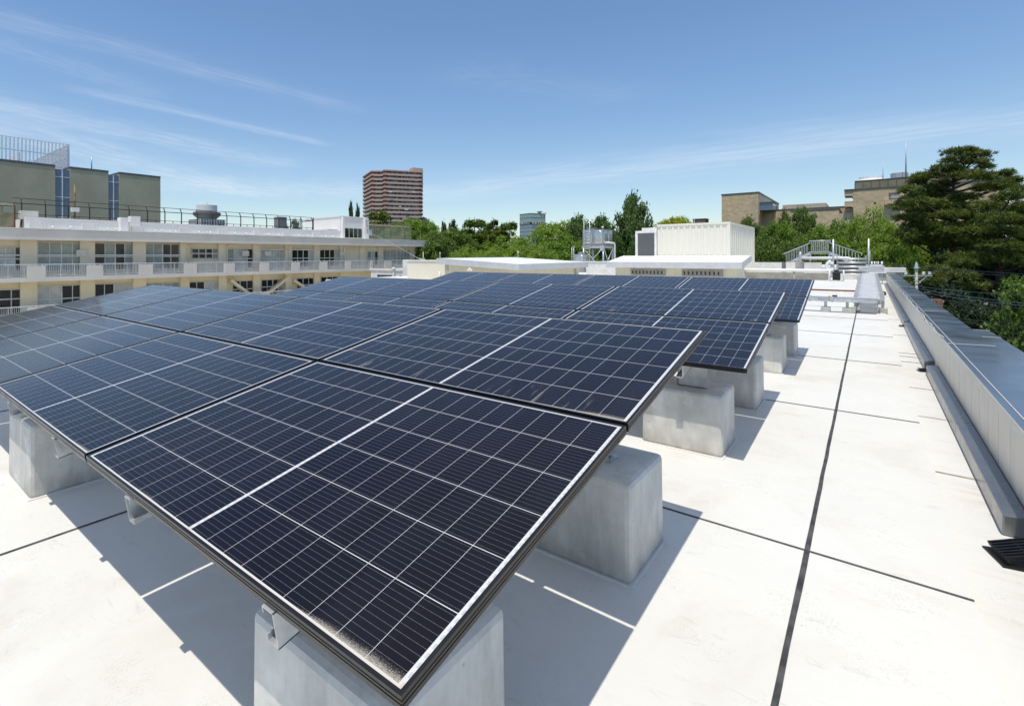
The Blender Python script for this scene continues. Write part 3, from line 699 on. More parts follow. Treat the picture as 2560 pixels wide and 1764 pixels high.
b = MB(); b.box(cx0 - cx1 - 1.35, cx0 - cx1 - .03, -.10, 2.4, 0, cz - .34); b.build('entrance_box', mat('white entrance frame', (.80, .79, .76), .5), t)
MB().box(cx0 - cx1 - .95, cx0 - cx1 - .03, -.05, 1.2, cz - .34, cz - .16).build('entrance_hood', mat('white entrance frame', (.8, .79, .76)), t)
MB().box(cx0 - cx1 - 1.18, cx0 - cx1 - .16, -.13, -.102, .6, cz - .50).build('door', M_DGREY, t)
b = MB(); b.box(-.9, .35, 7.9, 8.4, -.02, .12); b.build('apron', M_WCONC, t)
# low penthouse with louvres in front of the container
P = lambda px, py, D: at(px, py, D=D)
def slab_house(name, label, c, th):
    """mono-pitch slab: c = near-right, near-left, back-left, back-right top corners"""
    e = thing(name, label, 'penthouse', (c[0].x, c[0].y, 0))
    o = Vector((c[0].x, c[0].y, 0)); q = [p - o for p in c]
    b = MB(); i0 = [(p.x, p.y, p.z - th) for p in q]
    b.hexa([i0[1], i0[0], i0[3], i0[2], tuple(q[1]), tuple(q[0]), tuple(q[3]), tuple(q[2])])
    return e, q, b
zl_ = 1.075
A = Vector((-5.05, 31.1, zl_)); e, q, b = slab_house('louvre_penthouse', 'low cream penthouse with two louvred openings under a sloping white roof slab', [A, A + Vector((-7.3, 0, .0)), A + Vector((-7.3, 2.95, .375)), A + Vector((0, 2.95, .375))], .33)
b.build('roof_slab', M_GREYF, e)
b = MB(); up = Vector((0, 0, .006)); s2 = .02
b.quad(q[1] + up + Vector((s2, s2, 0)), q[0] + up + Vector((-s2, s2, 0)), q[3] + up, q[2] + up); b.build('roof_sheet', M_WROOF, e)
b = MB(); b.hexa([(-6.9, .5, -.3), (-.35, .5, -.3), (-.35, 2.9, -.3), (-6.9, 2.9, -.3), (-6.9, .5, .78), (-.35, .5, .78), (-.35, 2.9, 1.08), (-6.9, 2.9, 1.08)]); b.build('wall', M_CREAM, e)
def louvre(x0, x1, z0, z1):
    g = MB(); g.box(x0, x1, .44, .497, z0, z1); f = g.build('louvre', mat('grey louvre frame', (.30, .28, .25), .6), e)
    h = MB(); n = 9; w = (x1 - x0 - .12) / n
    for k in range(n): h.box(x0 + .06 + k * w + w * .15, x0 + .06 + k * w + w * .5, .425, .438, z0 + .08, z1 - .10)
    h.build('slot', M_DARK, f)
louvre(-5.95, -3.95, .30, .66); louvre(-3.05, -.98, .30, .66)
# left penthouse, wedge-roofed
c0 = P(1297.6, 660.8, 25.5); d_ = Vector((-math.sin(0), 1, 0))
c0 = Vector((c0.x, c0.y, c0.z)); cl = c0 + Vector((-5.35, 0, .30)); cr = c0 + Vector((0, 8.3, .02)); cb = cl + Vector((0, 8.3, .02))
e, q, b = slab_house('wedge_penthouse', 'low cream penthouse under a wide white wedge roof, left of the water tank', [c0, cl, cb, cr], .31)
b.build('roof_slab', M_GREYF, e)
b = MB(); b.quad(q[1] + up + Vector((s2, s2, 0)), q[0] + up + Vector((-s2, s2, 0)), q[3] + up + Vector((-s2, -s2, 0)), q[2] + up + Vector((s2, -s2, 0))); b.build('roof_sheet', M_WROOF, e)
b = MB(); zt_ = c0.z - .312
b.hexa([(-4.9, .55, -.3), (-.45, .55, -.3), (-.45, 7.9, -.3), (-4.9, 7.9, -.3), (-4.9, .55, zt_ + .26), (-.45, .55, zt_ + .03), (-.45, 7.9, zt_ + .05), (-4.9, 7.9, zt_ + .28)]); b.build('wall', M_CREAM, e)
MB().box(-.44, -.38, 7.3, 7.5, -.3, zt_ - .1).build('downpipe', M_GALVD, e)
o = MB().box(-8.6, -7.1, 43.0, 43.4, 0, 1.5).build('white_wall', M_WCONC); 
bpy.data.objects.remove(o)
t = thing('gap_wall', 'white wall seen between the two low penthouses below the water tank', 'wall', at(1520, 656, D=38) * 1.0)
t.location.z = 0
MB().box(-1.7, 3.4, 0, .4, -.1, .98).build('wall', M_WCONC, t); MB().box(-1.75, 3.45, -.05, .45, .98, 1.04).build('wall_cap', M_WCONC, t)
# cream block and white tower at the left of the wedge roof
t = thing('cream_block', 'plain cream block wall between the school and the wedge-roofed penthouse', 'building', at(1112, 653, D=31) * 1.0); t.location.z = 0
zc_ = at(1112, 653, D=31).z
MB().box(-3.1, 0, 0, 6, -3, zc_).build('wall', mat('sunlit cream paint', (.76, .70, .57), .75, 0, .04, 2), t); MB().box(-3.15, .05, -.05, 6.05, zc_, zc_ + .05).build('wall_cap', M_WCONC, t)
MB().tube([(-.35, -.06, -.1), (-.35, -.06, .55)], .05, 8).build('downpipe', M_WPIPE, t)
pw = at(1021, 649, D=40); t = thing('white_tower', 'slim white pier with dark window slots below, joined to the school balcony', 'building', (pw.x, pw.y, 0))
MB().box(-.62, 0, 0, .5, -6, pw.z).build('pier', M_WCONC, t)
MB().box(-4.4, -.62, .12, 4.5, -6, at(960, 674, D=41).z).build('lower_wall', M_WCONC, t)
MB().box(-4.5, -.66, .05, .12, at(960, 674, D=41).z - .1, at(960, 674, D=41).z + .08).build('wall_cap', M_WCONC, t)
z0_ = at(960, 695, D=41).z; z1_ = at(960, 687.5, D=41).z
f = MB().box(-3.6, -1.9, .07, .118, z0_, z1_).build('window', mat('grey window frame', (.25, .25, .25), .5), t)
b = MB()
for k in range(4): b.box(-3.56 + k * .42, -3.20 + k * .42, .05, .069, z0_, z1_ - .04)
b.build('pane', M_DARK, f)
f = MB().box(-1.02, -.82, .07, .118, z0_, z1_ - .03).build('window', M_DARK, t)
MB().tube([(-1.55, -.1, z0_ - .3), (-1.55, -.1, z1_ + .45)], .04, 6).build('vent_pipe', M_WPIPE, t)
MB().lathe([(.05, 0), (.14, .06), (.14, .12), (.03, .18)], (-1.55, -.1, z1_ + .45), 10).build('vent_cowl', M_WPIPE, t)
t = thing('blue_parapet', 'short blue grey wall behind the slim white pier', 'wall', at(1040, 649, D=44) * 1.0); t.location.z = 0
MB().box(-1.2, .2, 0, .3, -2, at(1040, 648.5, D=44).z).build('wall', mat('blue grey wall', (.22, .27, .33), .7), t)

# ------------------------------------------------------------------ water tanks
wt = at(1508, 603, D=47); 
t = thing('water_tower', 'square stainless steel water tank raised on a braced steel frame with a ladder', 'water tank', (wt.x, wt.y, 0))
M_STEEL = mat('stainless tank panel', (.55, .56, .57), .30, .85, .10, 3)
M_STEELF = mat('stainless tank flange', (.40, .41, .42), .42, .7, .1, 6)
tx0, tx1, ty0, ty1 = -1.97, 0, 0, 2.2     # near corner at the origin; -X face and +X face
z0, z1 = at(1508, 612, D=47).z, at(1508, 572.6, D=47).z
b = MB(); b.box(tx0, tx1, ty0, ty1, z0, z1); tank = b.build('tank', M_STEELF, t)
def dome(mb, o, ux, uz, n, w, h, dep):     # bulged rounded panel
    base = len(mb.v); N = 20
    rings = ((1, 0), (.96, .5), (.84, .8), (.5, .95))
    for s_, d_ in rings:
        for k in range(N):
            a = 2 * math.pi * k / N; ca, sa = math.cos(a), math.sin(a); e_ = .55
            x = math.copysign(abs(ca) ** e_, ca) * w / 2 * s_; z = math.copysign(abs(sa) ** e_, sa) * h / 2 * s_
            mb.v.append(tuple(Vector(o) + Vector(ux) * x + Vector(uz) * z + Vector(n) * dep * d_))
    for i in range(len(rings) - 1):
        for k in range(N):
            a, c = base + i * N + k, base + i * N + (k + 1) % N
            mb.f.append((a, c, c + N, a + N)); mb.mi.append(mb.cur); mb.sm.append(True)
    mb.f.append(tuple(base + (len(rings) - 1) * N + k for k in range(N))); mb.mi.append(mb.cur); mb.sm.append(True)
hz = (z1 - z0)
for k in range(2):
    m_ = MB(); dome(m_, (tx0 + .985 * (k + .5), -.001, (z0 + z1) / 2), (1, 0, 0), (0, 0, 1), (0, -1, 0), .86, hz * .86, .09); m_.build('bulged_panel', M_STEEL, tank)
    m_ = MB(); dome(m_, (.001, 1.1 * (k + .5), (z0 + z1) / 2), (0, 1, 0), (0, 0, 1), (1, 0, 0), .95, hz * .86, .09); m_.build('bulged_panel', M_STEEL, tank)
b = MB(); b.box(-1.75, -1.05, .4, 1.1, z1, z1 + .10); b.box(-1.80, -1.0, .35, 1.15, z1 + .10, z1 + .16); b.build('hatch', M_STEELF, t)
b = MB(); b.sphere((-.25, .5, z1 + .18), .11, 10); b.tube([(-.25, .5, z1), (-.25, .5, z1 + .12)], .03, 6); b.build('vent_ball', M_WPIPE, t)
zb_ = 0.0; zp = z0 - .08
b = MB(); b.box(tx0 - .05, tx1 + .05, -.06, .06, zp - .22, zp); b.box(tx1 - .06, tx1 + .06, .06, ty1, zp - .22, zp); b.box(tx0 - .06, tx0 + .06, .06, ty1, zp - .22, zp); b.box(tx0, tx1, ty1, ty1 + .1, zp - .22, zp)
b.box(tx0 + .05, tx1 - .05, .08, ty1 - .05, zp, z0 - .002); b.build('deck_frame', M_GALVD, t)
for (x, y) in ((tx0 + .08, 0), (tx1, 0), (tx1, ty1), (tx0 + .08, ty1)): MB().tube([(x, y, -.3), (x, y, zp - .22)], .075, 10).build('leg', M_GALV, t)
def brace(a, c, r_=.04): MB().tube([a, c], r_, 6).build('brace', M_GALV, t)
lowz = .55
brace((tx0 + .15, -.03, zp - .3), (-.42, -.03, lowz)); brace((-.1, -.05, zp - .3), (tx0 + .75, -.05, lowz + .35))
brace((.03, .15, zp - .3), (.03, 1.3, lowz)); brace((.05, 2.1, zp - .3), (.05, .5, lowz)); brace((.02, .05, .95), (.02, 2.15, .95), .03)
b = MB()
for y in (-.25, -.25):
    pass
lx = -1.72
for x in (lx, lx + .55): b.tube([(x, -.28, lowz), (x, -.28, z1 + 1.0)], .028, 6)
zz_ = lowz + .2
while zz_ < z1 + .1: b.tube([(lx, -.28, zz_), (lx + .55, -.28, zz_)], .018, 5); zz_ += .27
for x in (lx, lx + .55): b.tube([(x, -.28, z1 - .2), (x, .02, z1 - .2)], .02, 5)
b.build('ladder', M_GALV, t)
b = MB(); b.tube([(.1, .5, z0 + .22), (.28, .5, z0 + .22), (.38, 1.6, z0 + .18), (.40, 1.72, z0 + .05), (.40, 1.75, -.2)], .085, 10); b.tube([(-.02, .5, z0 + .22), (.1, .5, z0 + .22)], .14, 10); b.build('drain_pipe', M_WPIPE, t)
b = MB(); b.box(-.28, .12, -.09, -.062, zp - .45, zp + .02); b.build('gusset', M_GALVD, t)
sp = at(1460, 640, D=45); t = thing('small_water_tank', 'small low stainless tank with a hooped ladder beside the raised water tank', 'water tank', (sp.x, sp.y, 0))
sx0, sx1 = -.95, 0; sz1 = at(1460, 635.5, D=45).z; sz0 = sz1 - .85
tk = MB().box(sx0, sx1, 0, 1.0, sz0, sz1).build('tank', M_STEELF, t)
m_ = MB(); dome(m_, ((sx0 + sx1) / 2, -.001, (sz0 + sz1) / 2), (1, 0, 0), (0, 0, 1), (0, -1, 0), .84, .74, .08); m_.build('bulged_panel', M_STEEL, tk)
m_ = MB(); dome(m_, (.001, .5, (sz0 + sz1) / 2), (0, 1, 0), (0, 0, 1), (1, 0, 0), .88, .74, .08); m_.build('bulged_panel', M_STEEL, tk)
b = MB(); b.lathe([(.34, sz1), (.34, sz1 + .10), (.27, sz1 + .12), (.27, sz1 + .2)], (-.45, .5, 0), 16); b.build('manhole', M_STEELF, t)
b = MB(); 
for x in (-1.18, -1.0): b.tube([(x, .1, -.1), (x, .1, sz1 + .60)], .026, 6)
b.tube([(-1.18, .1, sz1 + .6), (-1.12, .1, sz1 + .68), (-.9, .1, sz1 + .68), (-.85, .1, sz1 + .6)], .026, 6)
for k in range(7): b.tube([(-1.18, .1, .1 + k * .25), (-1.0, .1, .1 + k * .25)], .015, 5)
b.build('ladder', M_GALV, t)
MB().box(-.9, -.05, .05, .95, -.1, sz0).build('plinth', M_GCONC, t)
# slim rods standing on the near roofs
for (px, ya_, yb2, D, lab) in ((1295, 627, 652, 33, 'thin grey rod rising behind the wedge roof near its middle'), (1100, 630, 656, 38, 'thin grey rod behind the left end of the wedge roof')):
    o = MB().tube([at(px, yb2, D=D), at(px, ya_, D=D)], .025, 6).build('lightning_rod', M_GALV); tag(o, lab, 'rod')
t = thing('security_light', 'white twin floodlight standing just behind the rear panel row in front of the wedge roof', 'floodlight', at(1174, 690, D=19))
zt2 = at(1174, 675, D=19).z - t.location.z
b = MB(); b.tube([(0, 0, -.35), (0, 0, zt2)], .018, 6); b.build('post', M_WPIPE, t)
b = MB(); b.box(-.09, .09, -.03, .03, zt2 - .02, zt2 + .03); b.sphere((-.08, 0, zt2), .04, 8); b.sphere((.08, 0, zt2), .04, 8); b.sphere((0, 0, zt2 + .05), .045, 8); b.build('lamp_head', M_WPIPE, t)
t = thing('rooftop_antenna', 'white antenna cluster with dark gear at the end of the slack cable', 'antenna', at(1058, 650, D=48))
b = MB(); b.tube([(0, 0, -.4), (0, 0, .75)], [.06, .02], 8); b.build('mast', M_WPIPE, t)
rnd = random.Random(8); b = MB()
for k in range(14): b.sphere((rnd.uniform(-.45, .45), rnd.uniform(-.2, .2), rnd.uniform(-.15, .12)), rnd.uniform(.06, .13), 7)
b.build('gear', M_GALVD, t)
b = MB()
for k in range(6): b.box(-.7 + k * .5, -.35 + k * .5, .1, .4, -.45, -.12)
b.build('gear_box', M_DARK, t)
pts = [at(915, 578, D=76), at(975, 606, D=66), at(1025, 634, D=55), at(1050, 648, D=48.5)]
o = MB().tube(pts, .025, 6).build('slack_cable', M_GALVD); tag(o, 'pale cable running down from the school roof to the antenna cluster', 'cable')
# ------------------------------------------------------------------ school building on the left
def glass_mat(name, base, rough=.06, spec=.6):
    m = bpy.data.materials.new(name); m.use_nodes = True; b = m.node_tree.nodes['Principled BSDF']
    b.inputs['Base Color'].default_value = (*base, 1); b.inputs['Roughness'].default_value = rough; b.inputs['Specular IOR Level'].default_value = spec
    MATS[name] = m; return m
M_GLASS = glass_mat('dark window glass', (.016, .018, .020))
M_CURT = mat('window with pale curtain', (.48, .50, .47), .18, 0, .18, .9)
M_CURTG = mat('window with greenish blind', (.26, .31, .295), .12, 0, .22, .7)
M_SWALL = mat('school wall cream', (.74, .675, .53), .8, 0, .05, .6, streak=.10)
M_SWALL2 = mat('school wall warm cream', (.80, .705, .49), .8, 0, .05, .5, streak=.08)
M_SCONC = mat('school pale band', (.70, .67, .625), .8, 0, .06, .5, streak=.14)
M_SWHITE = mat('school white parapet', (.80, .79, .775), .75, 0, .04, .4, streak=.08)
M_WFRAME = mat('pale window frame', (.62, .60, .56), .5)
M_RAILW = mat('white painted railing', (.72, .73, .74), .45)
M_RUST = mat('rusty steel', (.13, .055, .03), .8, .2, .4, 2.0)
M_RUSTP = mat('rust stained plank', (.24, .17, .09), .85, 0, .5, 1.3)
XF, XWALL, XUP = -55.0, -56.5, -57.6
sch = thing('school_building', 'long cream school building with balconies and bands of windows along the left', 'school', (0, 0, 0))
YA, YB = 2.0, 63.6
b = MB(); b.box(-69, XWALL, YA, YB - 1.5, ZG, 3.0); b.build('wall', M_SWALL, sch)
b = MB(); b.box(-69.5, XF, YA - 1, YB + .2, 2.98, 3.93); b.build('roof_slab', M_SCONC, sch, bevel=.04, seg=1)
b = MB(); b.box(XF - .5, XF + .06, YA - 1, YB + .3, 3.93, 4.0); b.build('roof_edge', M_SWHITE, sch)
yup0 = at(63, 545, X=XUP).y; yup1 = 48.2
b = MB(); b.box(XUP - .25, XUP, yup0, yup1, 3.9, 5.02); b.box(XUP - 9, XUP - .25, yup0, yup0 + .25, 3.9, 5.02); b.box(XUP - .30, XUP + .05, yup0 - .02, yup1, 5.02, 5.10)
b.build('roof_parapet', M_SWHITE, sch)
# lower storey wall in a warmer cream, set 2 cm proud
b = MB(); b.box(XWALL - .1, XWALL + .02, YA, YB - 1.5, ZG, -.62); b.build('lower_wall', M_SWALL2, sch)
for zb2, lo in ((-.64, False), (-4.24, True)):
    b = MB(); b.box(XWALL + .022, XF, YA, YB - 3, zb2, zb2 + .40); b.build('balcony_slab', M_SCONC, sch)
# window bays
def window(px0, px1, zt, zb, nx, pane, lower=False, tr=.5, dark=None):
    xw = XWALL + (.02 if lower else 0)
    y0, y1 = at(px0, 640, X=xw).y, at(px1, 640, X=xw).y
    f = MB(); g = .07
    f.box(xw + .005, xw + .11, y0, y1, zt - g, zt); f.box(xw + .005, xw + .11, y0, y1, zb, zb + g)
    for k in range(nx + 1):
        y = y0 + (y1 - y0 - g) * k / nx; ww = g * (1.6 if k == nx // 2 and nx > 2 else 1)
        f.box(xw + .005, xw + .10, y, y + ww, zb + g, zt - g)
    if tr: zm = zb + (zt - zb) * tr; f.box(xw + .005, xw + .115, y0 + .01, y1 - .01, zm - g * .8, zm + g * .8)
    fo = f.build('window', M_WFRAME, sch)
    def pan(k, m):
        ya2, yb2 = y0 + (y1 - y0) * k / nx + .03, y0 + (y1 - y0) * (k + 1) / nx - .01
        MB().box(xw + .003, xw + .045, ya2, yb2, zb + .03, zt - .03).build('pane', m, fo)
    runs = pane if isinstance(pane, str) else pane
    for k in range(nx): pan(k, {'d': M_GLASS, 'c': M_CURT, 'g': M_CURTG}[runs[k % len(runs)]])
    return fo
ups = [(-40, 62, 2.4, .3, 4, 'gccd'), (92.6, 208.6, 2.86, .2, 4, 'gggg'), (235, 335.7, 2.86, .2, 4, 'dgdg'), (360.6, 447.6, 2.86, .2, 4, 'ggdd'),
       (478, 547, 2.4, 1.27, 4, 'dddg'), (566, 634, 2.4, .1, 4, 'gccd'), (651, 712, 2.4, .1, 4, 'cccc'), (728.5, 783.7, 2.4, .1, 4, 'dddc'), (797.6, 847.3, 2.4, .1, 4, 'dddc'),
       (918, 945, 2.2, .1, 3, 'gcd'), (957, 990, 2.4, .1, 4, 'gggg'), (992, 1024, 2.4, .1, 4, 'gggg')]
for a in ups: window(*a)
los = [(-40, 60, -1.25, -3.5, 3, 'ddd', .62), (92.6, 208.6, -1.08, -3.8, 4, 'ccdd', .55), (235, 330, -1.08, -3.8, 4, 'ddcc', .55), (360.6, 447.6, -1.2, -3.8, 4, 'gggg', .55),
       (470, 548, -1.25, -3.6, 4, 'ddcc', .6), (580, 634, -1.35, -3.6, 3, 'ddd', .55), (652, 708, -1.35, -3.6, 4, 'dddg', .6), (741, 785, -1.35, -3.6, 3, 'ddd', .6), (801, 845, -1.3, -3.6, 3, 'ddd', .6)]
for a in los: window(*a[:6], lower=True, tr=a[6])
for px in (75, 221, 350, 462, 556, 641, 720, 791, 856, 905, 950):   # pilasters between the bays
    y = at(px, 640, X=XWALL).y; w = .75 if px < 400 else .6
    MB().box(XWALL + .001, XWALL + .32, y - w, y + w * .6, -.235, 2.975).build('pilaster', M_SWALL, sch)
    if px < 860: MB().box(XWALL + .021, XWALL + .34, y - w, y + w * .6, -3.83, -.645).build('pilaster', M_SWALL2, sch)
MB().box(XWALL + .2, XWALL + .26, YA, at(478, 640, X=XWALL).y, 1.62, 1.72).build('clothes_rail', M_RAILW, sch)
MB().box(XWALL + .34, XWALL + .40, at(640, 640, X=XWALL).y, at(800, 640, X=XWALL).y, 2.28, 2.37).build('clothes_rail', M_RAILW, sch)
for px in (467, 563, 718, 855): 
    y = at(px, 640, X=XWALL).y; MB().tube([(XF - .6, y + .5, 2.99), (XWALL + .5, y, 2.6), (XWALL + .45, y, -.2)], .07, 6).build('downpipe', M_SWALL2, sch)
for (a, c) in (((575, 700), (617, 731)), ((718, 694), (681, 723)), ((733, 701), (768, 723))):     # diagonal earthquake braces
    p, q_ = at(*a, X=XWALL + .5), at(*c, X=XWALL + .5); d = (q_ - p) * .4
    MB().bar(p, q_ + d, .30, .62, up=(1, 0, 0)).build('diagonal_brace', M_SWALL2, sch)
for px in (205, 668, 612, 853):                                      # outdoor units on the wall
    y = at(px, 640, X=XWALL).y; MB().box(XWALL + .12, XWALL + .45, y - .55, y + .3, 1.55, 2.15).build('wall_unit', M_WFRAME, sch)
# balcony railings and solid panels, two levels
pan_px = [(67, 113), (217, 256.4), (346.7, 381), (460, 491), (559.5, 586), (649, 672), (728.5, 749), (799, 817.7), (862.5, 877), (925, 931), (961, 978)]
XB = XF - .12
for lvl, zt, zb2, last in ((0, .88, -.24, 11), (1, -2.72, -3.84, 8)):
    edges = [YA + .2]; pans = []
    for (a, c) in pan_px[:last]: pans.append((at(a, 660, X=XB).y, at(c, 660, X=XB).y))
    for (ya2, yb2) in pans: MB().box(XB - .10, XB + .10, ya2, yb2, zb2 + .001, zt - .13).build('balcony_panel', M_SCONC, sch)
    st = [YA + .2] + [q2[1] for q2 in pans]; en = [q2[0] for q2 in pans] + [YB - 4.5]
    for k, (ya2, yb2) in enumerate(zip(st, en)):
        if lvl and k > 7: continue
        b = MB(); n = max(2, int((yb2 - ya2) / .135))
        for i in range(n + 1):
            y = ya2 + .05 + (yb2 - ya2 - .1) * i / n; big = i % 8 == 0
            b.box(XB - .014, XB + .014, y - (.03 if big else .014), y + (.03 if big else .014), zb2 + (.005 if big else .10), zt - .05)
        b.box(XB - .02, XB + .02, ya2 + .02, yb2 - .02, zb2 + .09, zb2 + .13)
        b.build('railing', M_RAILW, sch)
    b = MB(); b.box(XB - .04, XB + .04, YA + .1, YB - 4, zt - .05, zt + .02)
    for (ya2, yb2) in pans:
        for f_ in (.15, .5, .85): y = ya2 + (yb2 - ya2) * f_; b.box(XB - .03, XB + .03, y - .04, y + .04, zt - .135, zt - .05)
    b.build('handrail', M_RAILW, sch)
# things along the upper parapet
for px in (92, 223, 346, 461, 557, 645, 717, 790):
    y = at(px, 575, X=XUP).y; b = MB(); b.box(XUP + .002, XUP + .10, y - .62, y + .62, 4.72, 4.80); b.box(XUP + .002, XUP + .10, y - .62, y - .54, 3.95, 4.72); b.box(XUP + .002, XUP + .10, y + .54, y + .62, 3.95, 4.72)
    b.build('hatch_frame', M_SWHITE, sch)
b = MB()
for px in (131, 175, 178, 267, 288, 308, 387, 403, 423, 438, 496, 516, 524, 586, 612, 615, 670, 695, 745, 767, 812, 830):
    y = at(px, 575, X=XUP).y; r_ = .10 + .05 * ((px * 7) % 3) / 2
    b = MB(); b.tube([(XUP - .01, y, 4.30), (XUP + .22, y, 4.30), (XUP + .26, y, 4.16)], r_ * .6, 7); b.sphere((XUP + .25, y, 4.25), r_, 7); b.build('vent_cap', M_RAILW, sch)
b = MB(); y = at(318, 560, X=XUP).y; b.box(XUP - .3, XUP + .6, y - .8, y - .1, 4.1, 5.45); b.build('chimney_box', M_SWHITE, sch)
b = MB(); y = at(335, 560, X=XUP).y; b.box(XUP - .5, XUP + .3, y - .4, y + .5, 4.6, 5.65); b.build('chimney_box', M_SWHITE, sch)
y = at(68, 540, X=XUP).y; MB().box(XUP - 1.2, XUP - .4, y - .4, y + .9, 4.9, 5.7).build('chimney_box', M_SCONC, sch)
# stair tower on the school roof
yt0 = at(850, 560, X=XUP).y; yt1 = at(916, 560, X=XUP).y
b = MB(); b.box(XUP - 8.2, XUP + .05, yt0, yt1, 3.9, 7.15); b.build('stair_tower', M_SWHITE, sch)
b = MB(); b.box(XUP - 8.3, XUP + .12, yt0 - .1, yt1 + .08, 7.15, 7.27); b.build('tower_coping', M_SWHITE, sch)
b = MB(); b.box(XUP - 8.2, XUP - .6, yt0 - 1.6, yt0 - .002, 4.9, 5.35); b.build('tower_lean_to', M_SCONC, sch)
for q in (MB().box(XUP + .052, XUP + .55, yt0 + .1, yt0 + .45, 3.95, 7.1), MB().box(XUP + .052, XUP + .55, yt1 - .75, yt1 - .02, 3.95, 7.12)): q.build('tower_fin', M_SWHITE, sch)
f = MB().box(XUP + .051, XUP + .12, yt0 + .75, yt1 - 1.0, 4.15, 5.6).build('window', M_WFRAME, sch)
b = MB(); n = 4; L = (yt1 - 1.0 - yt0 - .75) / n
for k in range(n): b.box(XUP + .10, XUP + .135, yt0 + .75 + k * L + .06, yt0 + .75 + (k + 1) * L - .06, 4.2, 5.52)
b.build('pane', M_GLASS, f)
# worn upright lettering on the fin
b = MB(); rnd = random.Random(4)
for k in range(5):
    zc = 6.75 - k * .44
    for s_ in range(4): yy = yt1 - .55 + rnd.uniform(-.04, .28); z_ = zc + rnd.uniform(-.14, .14); (b.box(XUP + .55, XUP + .556, yy, yy + .22, z_, z_ + .045) if s_ % 2 else b.box(XUP + .55, XUP + .556, yy, yy + .045, z_ - .12, z_ + .12))
b.build('worn_lettering', M_DGREY, sch)
MB().box(XUP + .06, XUP + .7, yt1 + .0, yt1 + .5, 4.6, 5.4).build('meter_box', M_GALVD, sch)
# rooftop fence
M_FENCE = mat('dark rusty fence steel', (.05, .042, .036), .7, .3, .3, 1.5)
fence = thing('rooftop_fence', 'tall thin dark steel fence running along the school roof', 'fence', (0, 0, 0))
XFc = XUP - .6
fy0, fy1 = at(33, 520, X=XFc).y, at(783, 545, X=XFc).y
n = 19; b = MB(); ys_ = [fy0 + .6 + (fy1 - fy0 - .7) * k / (n - 1) for k in range(n)]
for k, y in enumerate(ys_):
    p = MB(); p.bar((XFc, y, 3.95), (XFc, y, 6.35), .085); p.bar((XFc, y, 6.35), (XFc - .35, y, 6.82), .075)
    p.bar((XFc - .7, y, 4.0), (XFc - .02, y, 5.4), .06); p.build('fence_post', M_FENCE, fence)
for (x, z, w) in ((XFc - .35, 6.82, .05), (XFc, 6.33, .07), (XFc + .0, 5.38, .05)): MB().bar((x, fy0, z), (x, fy1, z), w).build('fence_rail', M_FENCE, fence)
for k in range(n - 1): y = (ys_[k] + ys_[k + 1]) / 2; MB().bar((XFc, y, 5.0), (XFc - .1, y, 5.38), .05).build('short_stay', M_FENCE, fence)
b = MB(); b.bar((XFc, fy1, 3.95), (XFc, fy1, 6.82), .10); b.bar((XFc - 3, fy1, 3.95), (XFc - 3, fy1, 6.82), .08); b.bar((XFc, fy1, 6.35), (XFc - 3, fy1, 6.35), .06); b.build('corner_post', M_FENCE, fence)
mast = thing('roof_mast', 'spiky instrument mast with a small white box on the school roof, before the dark building', 'mast', at(187, 548, X=XUP - 1.0))
mz = at(187, 456, X=XUP - 1.0).z - mast.location.z
b = MB(); b.tube([(0, 0, -.3), (0, 0, mz)], [.12, .06], 8)
for k in range(9): z = mz * (.52 + .05 * k); b.bar((-.02, -.16 + .02 * (k % 2), z), (.02, .16, z + .06), .03)
b.bar((0, 0, mz * .48), (0, -.5, mz * .42), .05); b.build('mast_pole', M_RUSTP, mast)
MB().box(-.1, .25, -.32, .32, mz * .20, mz * .32).build('instrument_box', M_RAILW, mast)
b = MB()
for dy in (-.5, .5): b.bar((0, 0, .7), (.1, dy, -.05), .05)
b.build('stay', M_GALVD, mast)
